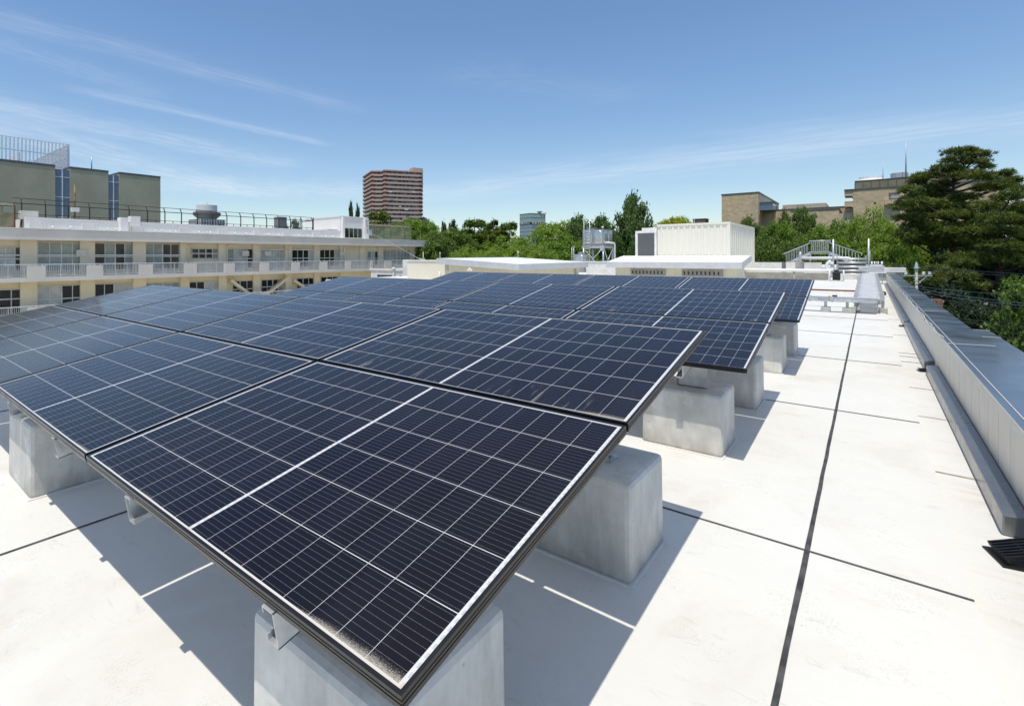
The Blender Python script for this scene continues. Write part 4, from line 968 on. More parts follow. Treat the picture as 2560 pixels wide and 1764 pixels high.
# rusty ball cage at the left edge and green net cage at the right end
M_NET = bpy.data.materials.new('green safety net'); M_NET.use_nodes = True
t_ = NT(M_NET.node_tree); bb = t_.n['Principled BSDF']; bb.inputs['Base Color'].default_value = (.26, .32, .25, 1); bb.inputs['Roughness'].default_value = .8
co = t_.new('ShaderNodeTexCoord').outputs['Object']; X_, Y_, Z_ = t_.sep(co)
gm = t_.m('MAXIMUM', t_.m('LESS_THAN', t_.m('FRACT', t_.m('MULTIPLY', t_.m('ADD', t_.m('ADD', X_, Y_), Z_), 7.0)), .17), t_.m('LESS_THAN', t_.m('FRACT', t_.m('MULTIPLY', t_.m('SUBTRACT', t_.m('ADD', X_, Y_), Z_), 7.0)), .17))
t_.put(bb.inputs['Alpha'], gm)
def cage(name, label, y0, y1, x1, dep, z0, z1, ny, mpost, netm, panel=None):
    e = thing(name, label, 'net cage', (x1, y0, z0)); L = y1 - y0; H = z1 - z0
    b = MB()
    for k in range(ny + 1):
        y = L * k / ny; b.bar((0, y, 0), (0, y, H * .86), .09); b.bar((0, y, H * .86), (-.7, y, H), .08); b.bar((-.7, y, H), (-dep, y, H), .06)
    for y in np.linspace(0, L, 4): b.bar((-dep, y, 0), (-dep, y, H), .08)
    b.build('post', mpost, e)
    for (x, z) in ((0, H * .86), (-.7, H), (0, .05), (-dep, H)): MB().bar((x, 0, z), (x, L, z), .06).build('rail', mpost, e)
    b = MB(); b.quad((.01, 0, 0), (.01, L, 0), (.01, L, H * .86), (.01, 0, H * .86)); b.quad((.01, 0, H * .86), (.01, L, H * .86), (-.69, L, H), (-.69, 0, H)); b.quad((-dep, 0, H), (-.7, 0, H), (-.7, L, H), (-dep, L, H))
    b.quad((-dep, 0, 0), (0, 0, 0), (0, 0, H), (-dep, 0, H)); b.quad((-dep, L, 0), (0, L, 0), (0, L, H * .86), (-dep, L, H)); b.quad((-dep, 0, 0), (-dep, L, 0), (-dep, L, H), (-dep, 0, H))
    b.build('net', netm, e)
    if panel: MB().box(-.05, .0, .05, L - .05, .02, H * .62).build('side_panel', panel, e)
yc0, yc1 = at(918, 575, X=XUP).y, at(1028, 580, X=XUP).y
cage('net_cage', 'green netted cage with rusty posts at the right end of the school roof', yc0 + .3, yc1, XUP, 6.5, 3.93, 6.45, 6, mat('rusty cage post', (.22, .13, .06), .8, .1, .4, 2), M_NET)
yr1 = at(37, 545, X=XUP).y
cage('rusty_cage', 'rusty stained cage cut off by the left edge on the school roof', YA, yr1, XUP, 5, 3.93, 6.35, 3, M_RUST, M_NET, M_RUSTP)

# ------------------------------------------------------------------ dark grey building behind the school
gx = -104.0
gy = lambda px, py=450: at(px, py, X=gx).y
M_DKW = mat('grey green tile wall', (.43, .405, .30), .75, 0, .10, .25, streak=.15)
M_BGLASS = glass_mat('blue curtain glass', (.07, .12, .205), .05, .9)
M_LOUV = mat('pale lilac screen fin', (.78, .79, .83), .5)
g = thing('grey_building', 'dark grey green windowless block with two tall blue glass slots behind the school', 'building', (gx, 0, 0))
z_top = at(200, 424, X=gx).z
y_s = [gy(-330), gy(138), gy(175), gy(271), gy(298), gy(401)]
for a, c, dz in ((0, 1, .0), (2, 3, .0), (4, 5, -.0)):
    MB().box(-30, 0, y_s[a], y_s[c], ZG, z_top).build('wall', M_DKW, g)
    MB().box(-30.1, .06, y_s[a] - .02, y_s[c] + .02, z_top, z_top + .35).build('coping', M_DGREY, g)
for a, c in ((1, 2), (3, 4)):
    b = MB(); b.box(-6, -.25, y_s[a] + .001, y_s[c] - .001, ZG, z_top - .3); f = b.build('glass_slot', M_BGLASS, g)
    b = MB(); ym = (y_s[a] + y_s[c]) / 2; b.box(-.248, -.14, ym - .07, ym + .07, ZG, z_top - .3)
    for z in np.arange(-2, z_top - 1, 3.4): b.box(-.248, -.20, y_s[a], y_s[c], z, z + .10)
    b.build('mullion', M_LOUV, f)
sc_ = thing('roof_screen', 'pale louvred screen of upright fins on top of the dark grey building', 'screen', (gx - 3.5, 0, z_top + .36))
s0, s1 = at(-330, 400, X=gx - 3.5).y, at(172, 400, X=gx - 3.5).y; hs = at(0, 343, X=gx - 3.5).z - z_top
b = MB(); y = s0
while y < s1: b.box(-.12, .12, y, y + .17, 0, hs); y += .52
x = 0
while x > -24: b.box(x - .17, x, s1 - .12, s1 + .12, 0, hs); b.box(x - .17, x, s0 - .12, s0 + .12, 0, hs); x -= .52
y = s0
while y < s1: b.box(-24.1, -23.9, y, y + .17, 0, hs); y += .52
b.build('fin', M_LOUV, sc_)
for z in (.1, hs * .5, hs - .12): MB().box(-.16, -.13, s0, s1, z, z + .14).box(-24, -.12, s1 - .16, s1 - .13, z, z + .14).build('rail', M_LOUV, sc_)
MB().box(-14, -5, s0 + 18, s1 - 6, -.2, hs * .62).build('plant_room', M_LOUV, sc_)
o = MB().tube([at(229, 425, X=gx - 6), at(229, 392, X=gx - 6)], .10, 6).build('lightning_rod', M_GALVD); tag(o, 'thin rod on the dark grey building roof, right of the louvred screen', 'rod')

# ------------------------------------------------------------------ distant round tower and small far block
D = 300; c = at(517.5, 540, D=D); t = thing('round_tower', 'white round-topped tower with a dark saucer deck, far behind the school fence', 'tower', (c.x, c.y, 0))
k_ = D / FPX; Z = lambda py: at(517, py, D=D).z
MB().lathe([(5.3, Z(531)), (5.3, Z(529)), (5.6, Z(528)), (5.6, Z(513.5)), (5.3, Z(513))], n=32).build('drum', mat('tower white', (.78, .78, .78), .6), t)
MB().lathe([(5.0, Z(549)), (5.4, Z(546)), (6.3, Z(542.5)), (7.3, Z(539))], n=32).build('saucer_base', mat('tower shadow grey', (.22, .23, .25), .6), t)
MB().lathe([(7.3, Z(539) + .01), (7.5, Z(538)), (7.5, Z(531.5)), (4.0, Z(529.5))], n=32).build('saucer_deck', mat('tower brown grey', (.16, .155, .15), .55), t)
MB().box(-7.4, 7.4, -7.4, 7.4, ZG, Z(549.5)).build('base_block', mat('tower base white', (.62, .63, .64), .7), t)
b = MB()
for k in range(9):
    for z in (Z(553.5), Z(558.5), Z(564)): b.box(7.41, 7.46, -6.8 + k * 1.55, -5.9 + k * 1.55, z, z + .8); b.box(-6.8 + k * 1.55, -5.9 + k * 1.55, -7.46, -7.41, z, z + .8)
b.build('window', M_DGREY, t)
MB().tube([(0, 0, Z(513)), (0, 0, Z(505))], .25, 6).build('aerial', M_GALVD, t)
c = at(701, 570, D=260); t = thing('far_grey_block', 'small grey block far away between fence posts, beside faint trees', 'building', (c.x, c.y, 0))
zt3 = at(701, 544, D=260).z; MB().box(-2.3, 2.3, -2.2, 2.2, ZG, zt3).build('wall', mat('hazy grey wall', (.24, .25, .26), .7, 0, .1, .3, streak=.3), t); MB().box(-2.4, 2.4, -2.3, 2.3, zt3, zt3 + .3).build('coping', M_SCONC, t)

# ------------------------------------------------------------------ brown apartment tower
D = 350
ap = thing('apartment_tower', 'tall brown apartment tower with red-edged balconies on every floor', 'apartment tower', (0, 0, 0))
def pp(px, d): v = at(px, 640, D=d); return Vector((v.x, v.y))
poly = [pp(907, 378), pp(928.5, 352), pp(955, 352.5), pp(960.5, 348), pp(1054.5, 357), pp(1058, 372), pp(1010, 392), pp(920, 396)]
def inset(pl, d):
    c = sum(pl, Vector((0, 0))) / len(pl); return [p + (c - p).normalized() * d for p in pl]
def ccw(pl):
    a = sum(p.x * q.y - q.x * p.y for p, q in zip(pl, pl[1:] + pl[:1])); return pl if a > 0 else pl[::-1]
zr = at(990, 428, D=350).z; fl = 2.86
inn = ccw(inset(poly, 2.2)); outp = ccw(poly)
m = bpy.data.materials.new('apartment inner wall'); m.use_nodes = True; t2 = NT(m.node_tree); bs = t2.n['Principled BSDF']
co = t2.new('ShaderNodeNewGeometry').outputs['Position']; X_, Y_, Z_ = t2.sep(co)
hh = t2.m('ADD', t2.m('MULTIPLY', X_, .75), t2.m('MULTIPLY', Y_, .66)); fx = t2.m('FRACT', t2.m('DIVIDE', hh, 2.9))
cell_ = t2.new('ShaderNodeCombineXYZ'); t2.put(cell_.inputs[0], t2.m('FLOOR', t2.m('DIVIDE', hh, .95))); t2.put(cell_.inputs[1], t2.m('FLOOR', t2.m('DIVIDE', t2.m('SUBTRACT', Z_, zr), fl)))
wn = t2.new('ShaderNodeTexWhiteNoise'); t2.put(wn.inputs['Vector'], cell_.outputs[0])
wc = t2.mix(t2.ramp(wn.outputs['Value'], .35, .75, smooth=False), (.035, .04, .05), (.36, .38, .40))
t2.put(bs.inputs['Base Color'], t2.mix(t2.m('GREATER_THAN', fx, .74), wc, (.27, .245, .23))); bs.inputs['Roughness'].default_value = .3
MB().prism([tuple(p) for p in inn], ZG, zr).build('wall', m, ap)
M_APB = mat('apartment balcony tile', (.50, .425, .385), .7, 0, .08, .3); M_APR = mat('apartment red edge', (.62, .36, .30), .7, 0, .1, .3)
nb = 14
for k in range(nb):
    zb3 = zr - fl * (k + 1)
    b = MB(); o2 = outp; n_ = len(o2); i2 = ccw(inset(poly, .35))
    for q in range(n_):
        A_, B_, Ai, Bi = o2[q], o2[(q + 1) % n_], i2[q], i2[(q + 1) % n_]
        b.cur = 0
        b.hexa([(A_.x, A_.y, zb3 + .3), (B_.x, B_.y, zb3 + .3), (Bi.x, Bi.y, zb3 + .3), (Ai.x, Ai.y, zb3 + .3), (A_.x, A_.y, zb3 + 1.35), (B_.x, B_.y, zb3 + 1.35), (Bi.x, Bi.y, zb3 + 1.35), (Ai.x, Ai.y, zb3 + 1.35)])
    b.cur = 1; b.prism([tuple(p) for p in outp], zb3 - .06, zb3 + .298)
    for (cpx, w0, w1) in ((928.5, -2.2, 2.6), (960.5, -3.0, 1.6), (1054.5, -2.6, .2)):     # red corner pieces
        cc = pp(cpx, {928.5: 352, 960.5: 348, 1054.5: 357}[cpx]); q = min(range(n_), key=lambda j: (o2[j] - cc).length)
        for nb2, L in ((o2[(q + 1) % n_], 2.2), (o2[q - 1], 2.2)):
            dd = (nb2 - cc).normalized() * min(L, (nb2 - cc).length); ctr = sum(poly, Vector((0, 0))) / len(poly)
            nn = Vector((dd.y, -dd.x)).normalized();
            if nn.dot(cc - ctr) < 0: nn = -nn
            p0 = cc + nn * .12; p1 = cc + dd + nn * .12; p2 = cc + dd - nn * .05; p3 = cc - nn * .05
            b.prism([tuple(p) for p in ccw([p0, p1, p2, p3])], zb3 + .28, zb3 + 1.42)
    b.build('balcony', [M_APB, M_APR], ap)
b = MB(); b.prism([tuple(p) for p in outp], zr, zr + .9); b.build('roof_slab', M_APR, ap)
ph = ccw([pp(1024, 366), pp(1032, 360), pp(1057.5, 364), pp(1058, 378), pp(1026, 380)])
zph = at(1040, 420, D=362).z
MB().prism([tuple(p) for p in ph], zr - 8, zph).build('penthouse', mat('apartment penthouse', (.42, .38, .31), .7, 0, .08, .3), ap)
b = MB(); v0, v1 = pp(1058.5, 368), pp(1067, 380); b.prism([tuple(p) for p in ccw([v0, v1, v1 + Vector((-6, 8)), v0 + Vector((-8, 6))])], ZG, at(1062, 543, D=372).z); b.build('annex', mat('dark annex', (.06, .065, .07), .6), ap)
b = MB()
for (px, py, w) in ((976, 479.5, 2.3), (1035, 480, 1.7), (1016, 523.5, 2.6), (1000, 516, 1.5), (1013, 546.5, 3.4)):
    v = at(px, py, D=346.5 + (px - 960) * .1); d = (pp(1054.5, 357) - pp(960.5, 348)).normalized(); b.bar(v - Vector((*d, 0)) * w / 2, v + Vector((*d, 0)) * w / 2, .12, .75)
b.build('laundry', M_WROOF, ap)

# ------------------------------------------------------------------ glass office with lettering
of = thing('office_building', 'small green and blue glass office block with a dark lettered band above the trees', 'office building', (0, 0, 0))
e0, e1, e2 = pp(1300, 462), pp(1326, 450), pp(1363.3, 457); e3 = e0 + (e2 - e1)
zT, zB1, zB0 = at(1326, 534, D=450).z, at(1326, 555.2, D=450).z, at(1326, 561.2, D=450).z
M_OG = glass_mat('green office glass', (.20, .33, .32), .08, .8); M_OB = glass_mat('blue office glass', (.15, .23, .33), .08, .8)
pol = ccw([e0, e1, e2, e3])
MB().prism([tuple(p) for p in pol], zB1, zT).build('upper_glass', M_OG, of)
MB().prism([tuple(p) for p in pol], ZG, zB0).build('lower_glass', M_OB, of)
MB().prism([tuple(p) for p in ccw([p + (p - sum(pol, Vector((0, 0))) / 4).normalized() * .25 for p in pol])], zB0, zB1).build('sign_band', M_DARK, of)
MB().prism([tuple(p) for p in ccw([p + (p - sum(pol, Vector((0, 0))) / 4).normalized() * .25 for p in pol])], zT, zT + .5).build('roof_coping', M_DGREY, of)
M_MUL = mat('office mullion pale', (.55, .66, .66), .4); M_MUD = mat('office spandrel', (.04, .07, .075), .4)
for (a, c, nm) in ((e0, e1, 12), (e1, e2, 13)):
    d = (c - a).normalized(); nn = Vector((d.y, -d.x)); ctr = sum(pol, Vector((0, 0))) / 4
    if nn.dot(a - ctr) < 0: nn = -nn
    b = MB(); L = (c - a).length
    for k in range(nm + 1):
        p = a + d * L * k / nm + nn * .06; b.bar((p.x, p.y, ZG + 25), (p.x, p.y, zB0), .22); b.bar((p.x, p.y, zB1), (p.x, p.y, zT), .22)
    b.build('mullion', M_MUL, of)
    b = MB()
    for z in [zT - (zT - zB1) * .46, zB0 - 2.6, zB0 - 6.0, zB0 - 9.5, zB0 - 13]: b.bar((a + nn * .05).to_3d() + Vector((0, 0, z)), (c + nn * .05).to_3d() + Vector((0, 0, z)), .2, .4)
    b.build('spandrel', M_MUD, of)
    cu = bpy.data.curves.new('sign_lettering', 'FONT'); cu.body = '常葉大学'; cu.size = 2.3 if nm == 12 else 2.7; cu.space_character = 1.12; cu.extrude = .04; cu.align_y = 'CENTER'; cu.resolution_u = 2
    tmp = bpy.data.objects.new('tmp', cu); COL.objects.link(tmp); bpy.context.view_layer.update()
    me = bpy.data.meshes.new_from_object(tmp.evaluated_get(bpy.context.evaluated_depsgraph_get())); bpy.data.objects.remove(tmp)
    Lm = max((v.co.x for v in me.vertices), default=9)
    l = link('sign_lettering', me, M_WROOF, of); xd = d if Vector((nn.y * -1, nn.x)).dot(d) > 0 else -d
    xd = Vector((-nn.y, nn.x)); p = (a if (a - c).dot(xd) < 0 else c); pos = p + xd * (1.0 if nm == 12 else 1.2) + nn * .45
    l.matrix_world = Matrix(((xd.x, 0, nn.x, pos.x), (xd.y, 0, nn.y, pos.y), (0, 1, 0, (zB0 + zB1) / 2), (0, 0, 0, 1)))
    b = MB(); q0 = pos + xd * (Lm + .6); 
    for k in range(5): q1 = q0 + xd * (k * .55); b.bar((q1.x, q1.y, (zB0 + zB1) / 2 - .45), (q1.x, q1.y, (zB0 + zB1) / 2 + .35), .32, .05, up=(nn.x, nn.y, 0))
    b.build('small_lettering', M_WROOF, of)
p = at(1349, 531, D=456); b = MB(); b.lathe([(.3, -1.5), (1.6, -.2), (2.6, .9), (2.4, 1.0)], tuple(p), 12); b.lathe([(1.2, -1.6), (1.2, .2), (.5, .8)], (p.x + 3.5, p.y + 3, p.z), 10); b.build('roof_dish', M_WROOF, of)

# ------------------------------------------------------------------ beige brick buildings on the right
def brick_mat():
    m = bpy.data.materials.new('beige brick tile'); m.use_nodes = True; t = NT(m.node_tree); b = t.n['Principled BSDF']
    p = t.new('ShaderNodeNewGeometry').outputs['Position']; x, y, z = t.sep(p)
    cv = t.new('ShaderNodeCombineXYZ'); t.put(cv.inputs[0], t.m('ADD', x, y)); t.put(cv.inputs[1], z)
    br = t.new('ShaderNodeTexBrick'); t.put(br.inputs['Vector'], cv.outputs[0]); br.inputs['Scale'].default_value = 1.0
    br.inputs['Brick Width'].default_value = .9; br.inputs['Row Height'].default_value = .42; br.inputs['Mortar Size'].default_value = .02
    br.inputs['Color1'].default_value = (.50, .385, .235, 1); br.inputs['Color2'].default_value = (.68, .54, .35, 1); br.inputs['Mortar'].default_value = (.52, .43, .30, 1)
    t.put(b.inputs['Base Color'], t.mix(t.ramp(t.noise(p, .35, 5), .3, .7, 0, .35), br.outputs['Color'], (.36, .28, .18))); b.inputs['Roughness'].default_value = .8
    return m
M_BRICK = brick_mat(); M_BCOP = mat('dark roof trim', (.09, .10, .10), .5); M_BPALE = mat('pale beige panel', (.52, .45, .34), .7)
n0 = at(1896, 481.7, D=140); t = thing('brick_hall', 'beige brick block with a blank front wall and a bluish corner window, behind the trees', 'building', (n0.x, n0.y, 0))
MB().box(-8.9, 0, 0, 42, ZG, n0.z).build('wall', M_BRICK, t); MB().box(-9.05, .15, -.15, 42.1, n0.z, n0.z + .28).build('coping', M_BCOP, t)
b = MB(); b.box(.002, .10, .9, 12, n0.z - 5.8, n0.z - .1); b.box(.002, .1, 12.3, 24, n0.z - 5.8, n0.z - .1); b.build('side_panel', M_BPALE, t)
zw1, zw0 = at(1915, 515, D=148).z, at(1915, 531.5, D=148).z
MB().box(.15, 3.2, 1.2, 9, zw0, zw1).build('glazed_bay', M_BGLASS, t); MB().box(.1, 3.4, 1.0, 9.3, zw1, zw1 + .35).build('bay_roof', M_BCOP, t)
b = MB(); b.bar((.06, 12.15, n0.z - 6), (.06, 12.15, n0.z), .25); b.bar((-.9, -.06, ZG), (-.9, -.06, n0.z - .2), .18); b.build('downpipe', M_BPALE, t)
zw = at(1960, 531, D=150).z; MB().box(.001, 22, 7, 60, ZG, zw).build('low_wing', M_BRICK, t); MB().box(-.0, 22.2, 6.9, 60, zw, zw + .25).build('wing_coping', M_BCOP, t)
zw = at(1965, 522, D=160).z; MB().box(4, 14, 14, 40, zw - 4, zw).build('roof_room', M_BPALE, t)
w0 = at(2098, 523.7, D=122); t = thing('brick_wing', 'long low beige brick wing with a slanted roof end, left of the stepped brick building', 'building', (w0.x, w0.y, 0))
MB().box(-9.5, 0, 0, 20, ZG, w0.z).build('wall', M_BRICK, t); MB().box(-9.6, .1, -.1, 20, w0.z, w0.z + .28).build('coping', M_BCOP, t)
zz2 = at(2105, 535, D=124).z; MB().box(.001, 5, .6, 20, ZG, zz2).build('link_wall', M_BPALE, t)
b0 = at(2133, 475.5, D=120); t = thing('brick_tower', 'stepped beige brick building with notched balconies, roof screen and tall masts', 'building', (b0.x, b0.y, 0))
zt4 = b0.z; MB().box(0, 24, 0, 18, ZG, zt4).build('wall', M_BRICK, t); MB().box(-1.65, 24.2, -.15, 18, zt4, zt4 + .28).build('coping', M_BCOP, t)
for zA, zB4 in ((476, 491), (503, 517.5)):
    z_1, z_0 = at(2120, zA + 1, D=121.5).z, at(2120, zB4, D=121.5).z
    b = MB(); b.hexa([(-.4, .1, z_0), (-.002, .1, z_0 - .3), (-.002, 6, z_0 - .3), (-.4, 6, z_0), (-1.6, .1, z_1 - 1.3), (-.002, .1, z_1 - 1.3), (-.002, 6, z_1 - 1.3), (-1.6, 6, z_1 - 1.3)])
    b.box(-1.6, -.002, .1, 6, z_1 - 1.299, z_1); b.build('balcony', M_BRICK, t)
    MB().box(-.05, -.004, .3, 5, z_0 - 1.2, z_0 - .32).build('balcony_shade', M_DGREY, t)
sz0, sz1 = zt4 + .29, at(2130, 455, D=121).z
b = MB()
for k in range(7): b.box(.35 + k * 1.45, .35 + k * 1.45 + 1.38, .4, .5, sz0, sz1)
b.box(.3, .4, .5, 10, sz0, sz1); b.build('roof_screen', mat('brown roof screen', (.25, .215, .15), .6, .1, .2, .5, streak=.3), t)
b = MB()
for k in range(8): b.bar((.32 + k * 1.45, .36, sz0), (.32 + k * 1.45, .36, sz1 + .1), .10)
b.bar((.3, .36, sz1 + .05), (10.6, .36, sz1 + .05), .12); b.build('screen_post', M_BCOP, t)
su = at(2260, 436, D=115).z
MB().box(10.55, 21, .55, 9, sz0, su).build('upper_room', mat('brown roof screen', (.25, .215, .15)), t)
c = at(2178, 452, D=124); MB().lathe([(3.2, -2.0), (3.2, .1), (2.8, .7), (2.3, .75), (2.3, 1.35), (2.1, 1.4)], (c.x - b0.x, c.y - b0.y + 4, c.z), 20).build('cooling_tower', M_WROOF, t)
c = at(2250, 436, D=118); MB().lathe([(1.6, -.5), (1.6, .6), (1.3, .75)], (c.x - b0.x, c.y - b0.y + 3, c.z), 16).build('roof_fan', M_GALVD, t)
wz1, wz0 = at(2236, 482, D=116).z, at(2236, 500, D=116).z; wx0, wx1 = at(2222, 490, Y=b0.y).x - b0.x, at(2249, 490, Y=b0.y).x - b0.x
f = MB().box(wx0, wx1, -.03, -.002, wz0, wz1).build('window', M_DGREY, t)
b = MB(); b.box(wx0 + .35, wx1 - .1, -.05, -.031, wz0 + .3, wz1 - .5); b.build('pane', mat('pale window', (.30, .31, .33), .2), f)
b = MB(); b.box(wx0 - .7, wx1 + .2, -1.2, -.001, wz0 - 1.1, wz0 - .02); b.build('window_balcony', M_BRICK, t)
b = MB(); b.bar((wx0 - .7, -1.17, wz0 + .5), (wx1 + .2, -1.17, wz0 + .5), .06); b.bar((wx0 - .7, -1.17, wz0), (wx0 - .7, -1.17, wz0 + .5), .05); b.bar((wx1 + .2, -1.17, wz0), (wx1 + .2, -1.17, wz0 + .5), .05); b.build('balcony_rail', M_RAILW, t)
b = MB(); vx = at(2187, 508, Y=b0.y); b.box(vx.x - b0.x - .15, vx.x - b0.x + .22, -.02, -.001, vx.z - .3, vx.z + .25); b.build('small_window', M_DARK, t)
for (px, y0_, y1_, D, lab) in ((2207.5, 453, 402, 120, 'shorter of the two masts on the stepped brick building'), (2264.7, 436, 352, 117, 'tallest mast, standing on the upper roof of the stepped brick building'), (2335, 430, 418, 117, 'short mast half hidden by the pine top'),
                               (1691, 556, 521, 150, 'left one of two thin rods over the yellow green tree'), (1735.5, 556, 520, 150, 'right one of two thin rods over the yellow green tree')):
    r_ = .16 if D == 117 else .10; v = at(px, y0_, D=D); w = at(px, y1_, D=D); v.z -= 1.5
    if D == 150: v.z = ZG
    o = MB().tube([v, w], [r_, r_ * .5], 6).build('mast', M_GALVD); tag(o, 'thin grey ' + lab.replace('tallest mast', 'mast, the tallest'), 'mast')
c = at(1748, 548.5, D=160); t = thing('brown_roof_room', 'small brown roof top peeping out just above the cream container', 'building', (c.x, c.y, 0))
MB().box(-1.8, 1.8, 0, 4, ZG, c.z).build('wall', mat('brown wall', (.19, .12, .085), .7), t); MB().box(-1.9, 1.9, -.1, 4.1, c.z, c.z + .25).build('coping', M_BCOP, t)
# ------------------------------------------------------------------ ground
b = MB(); b.quad((-3000, -3000, ZG - .05), (3000, -3000, ZG - .05), (3000, 3000, ZG - .05), (-3000, 3000, ZG - .05))
gr = b.build('ground', mat('dark leafy ground', (.045, .055, .025), .95, 0, .4, .15)); tag(gr, kind='structure')

b = MB(); b.quad((-54, -30, ZG), (-14, -30, ZG), (-14, 64, ZG), (-54, 64, ZG)); o = b.build('bounce_ground', mat('pale bounce ground', (.55, .49, .39), .95, 0, .1, .2)); tag(o, kind='structure')  # pale ground sheet added to bounce light up onto the school facade

# ------------------------------------------------------------------ foliage
def leaf_mat(name, c1, c2, trans=.25, rough=.5):
    m = bpy.data.materials.new(name); m.use_nodes = True; t = NT(m.node_tree); b = t.n['Principled BSDF']; out = t.n['Material Output']
    g = t.new('ShaderNodeNewGeometry'); r = g.outputs['Random Per Island']
    n = t.noise(g.outputs['Position'], .55, 3)
    f = t.m('ADD', t.m('MULTIPLY', r, .55), t.m('MULTIPLY', t.ramp(n, .3, .7), .45))
    c = t.mix(f, c1, c2)
    t.put(b.inputs['Base Color'], c); b.inputs['Roughness'].default_value = rough; b.inputs['Specular IOR Level'].default_value = .25
    tr = t.new('ShaderNodeBsdfTranslucent'); t.put(tr.inputs['Color'], t.mix(1.0, c, (1.35, 1.5, .6), 'MULTIPLY'))
    mx = t.new('ShaderNodeMixShader'); mx.inputs[0].default_value = trans
    t.l.new(b.outputs[0], mx.inputs[1]); t.l.new(tr.outputs[0], mx.inputs[2]); t.l.new(mx.outputs[0], out.inputs[0])
    return m
L_BRIGHT = leaf_mat('bright green leaf', (.150, .240, .034), (.275, .370, .062), .40)
L_MID = leaf_mat('mid green leaf', (.115, .200, .030), (.215, .310, .054), .38)
L_DARK = leaf_mat('deep green leaf', (.076, .140, .026), (.155, .230, .046), .33)
L_GINK = leaf_mat('ginkgo leaf', (.060, .118, .030), (.125, .195, .052), .32)
L_YELL = leaf_mat('yellow green leaf', (.27, .30, .020), (.40, .42, .04), .35)
L_CEDAR = leaf_mat('cedar needle', (.085, .140, .022), (.160, .220, .038), .3)
L_CONI = leaf_mat('blue green needle', (.075, .115, .050), (.125, .165, .075), .2)
L_PINE = leaf_mat('pine needle', (.042, .072, .014), (.160, .188, .036), .22)
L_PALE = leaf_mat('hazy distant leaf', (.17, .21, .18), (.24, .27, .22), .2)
L_SHADE = leaf_mat('shade darkened leaf', (.012, .028, .008), (.030, .055, .014), .15)  # the shade below the pines is put into this leaf colour
BARK = mat('bark', (.05, .038, .028), .9, 0, .3, 3)

def quads_mesh(name, c, n, u, ln, wd):
    """leaf-shaped quads: centre c, normal n, long axis u"""
    k = len(c); n = n / np.linalg.norm(n, axis=1, keepdims=True); u = u - n * (u * n).sum(1, keepdims=True); u /= np.linalg.norm(u, axis=1, keepdims=True) + 1e-9
    v = np.cross(n, u); ln = ln[:, None] / 2; wd = wd[:, None] / 2
    P = np.stack([c - u * ln, c + v * wd - u * ln * .1, c + u * ln, c - v * wd - u * ln * .1], 1).reshape(-1, 3)
    me = bpy.data.meshes.new(name); me.vertices.add(4 * k); me.vertices.foreach_set('co', P.astype(np.float32).ravel())
    me.loops.add(4 * k); me.loops.foreach_set('vertex_index', np.arange(4 * k, dtype=np.int32))
    me.polygons.add(k); me.polygons.foreach_set('loop_start', np.arange(0, 4 * k, 4, dtype=np.int32)); me.polygons.foreach_set('loop_total', np.full(k, 4, dtype=np.int32))
    me.update(calc_edges=True); me.validate(); return me
def rdir(rng, k): v = rng.normal(size=(k, 3)); return v / np.linalg.norm(v, axis=1, keepdims=True)
def clumps(rng, cen, rad, per, ls, up=.35, shell=.55, flat=1.0):
    """leaves on the shells of many small clumps"""
    k = len(cen) * per; idx = np.repeat(np.arange(len(cen)), per)
    d = rdir(rng, k); d[:, 2] = np.abs(d[:, 2]) * .9 - .25 + rng.random(k) * .2; d /= np.linalg.norm(d, axis=1, keepdims=True)
    r = rad[idx][:, None] * (shell + (1 - shell) * rng.random((k, 1)))
    c = cen[idx] + d * r * np.array([1, 1, flat])
    n = d * .8 + rng.normal(size=(k, 3)) * .45 + np.array([0, 0, up]); s = ls * (.6 + .8 * rng.random(k))
    return c, n, rdir(rng, k), s, s * .62
def broad_proto(seed, lobes=22, per=46, ls=.030, spread=1.0, cl=11):
    rng = np.random.default_rng(seed); L = []
    for i in range(lobes):                       # lobes over a dome with an uneven outline
        f = (i + .5) / lobes; a = i * 2.39996 + rng.random() * .7; zz = 1 - f ** .9 * 1.15; rr = math.sqrt(max(.04, 1 - max(0, zz) ** 2)) * (.78 + .3 * rng.random())
        L.append((.33 * rr * math.cos(a) * spread, .33 * rr * math.sin(a) * spread, .46 + .36 * zz + rng.normal() * .035, .13 + .07 * rng.random()))
    cen, rad = [], []
    for x, y, z, r in L:
        d = rdir(rng, cl); d[:, 2] = np.abs(d[:, 2]) - .25
        p = np.array([x, y, z]) + d * r * np.array([1, 1, .85]) * (.6 + .5 * rng.random((cl, 1))); cen.append(p); rad.append(np.full(cl, r * .42) * (.7 + .6 * rng.random(cl)))
    cen, rad = np.concatenate(cen), np.concatenate(rad)
    me = quads_mesh('crown', *clumps(rng, cen, rad, per, ls))
    mb = MB(); mb.tube([(0, 0, -.6), (.01, 0, .0), (0, .01, .35)], [.03, .024, .016], 7)
    for x, y, z, r in L[::2]: mb.tube([(0, 0, .05 + .2 * (z)), (x * .5, y * .5, z * .7), (x, y, z)], [.012, .008, .003], 5, cap=False)
    return me, mb.mesh('trunk')
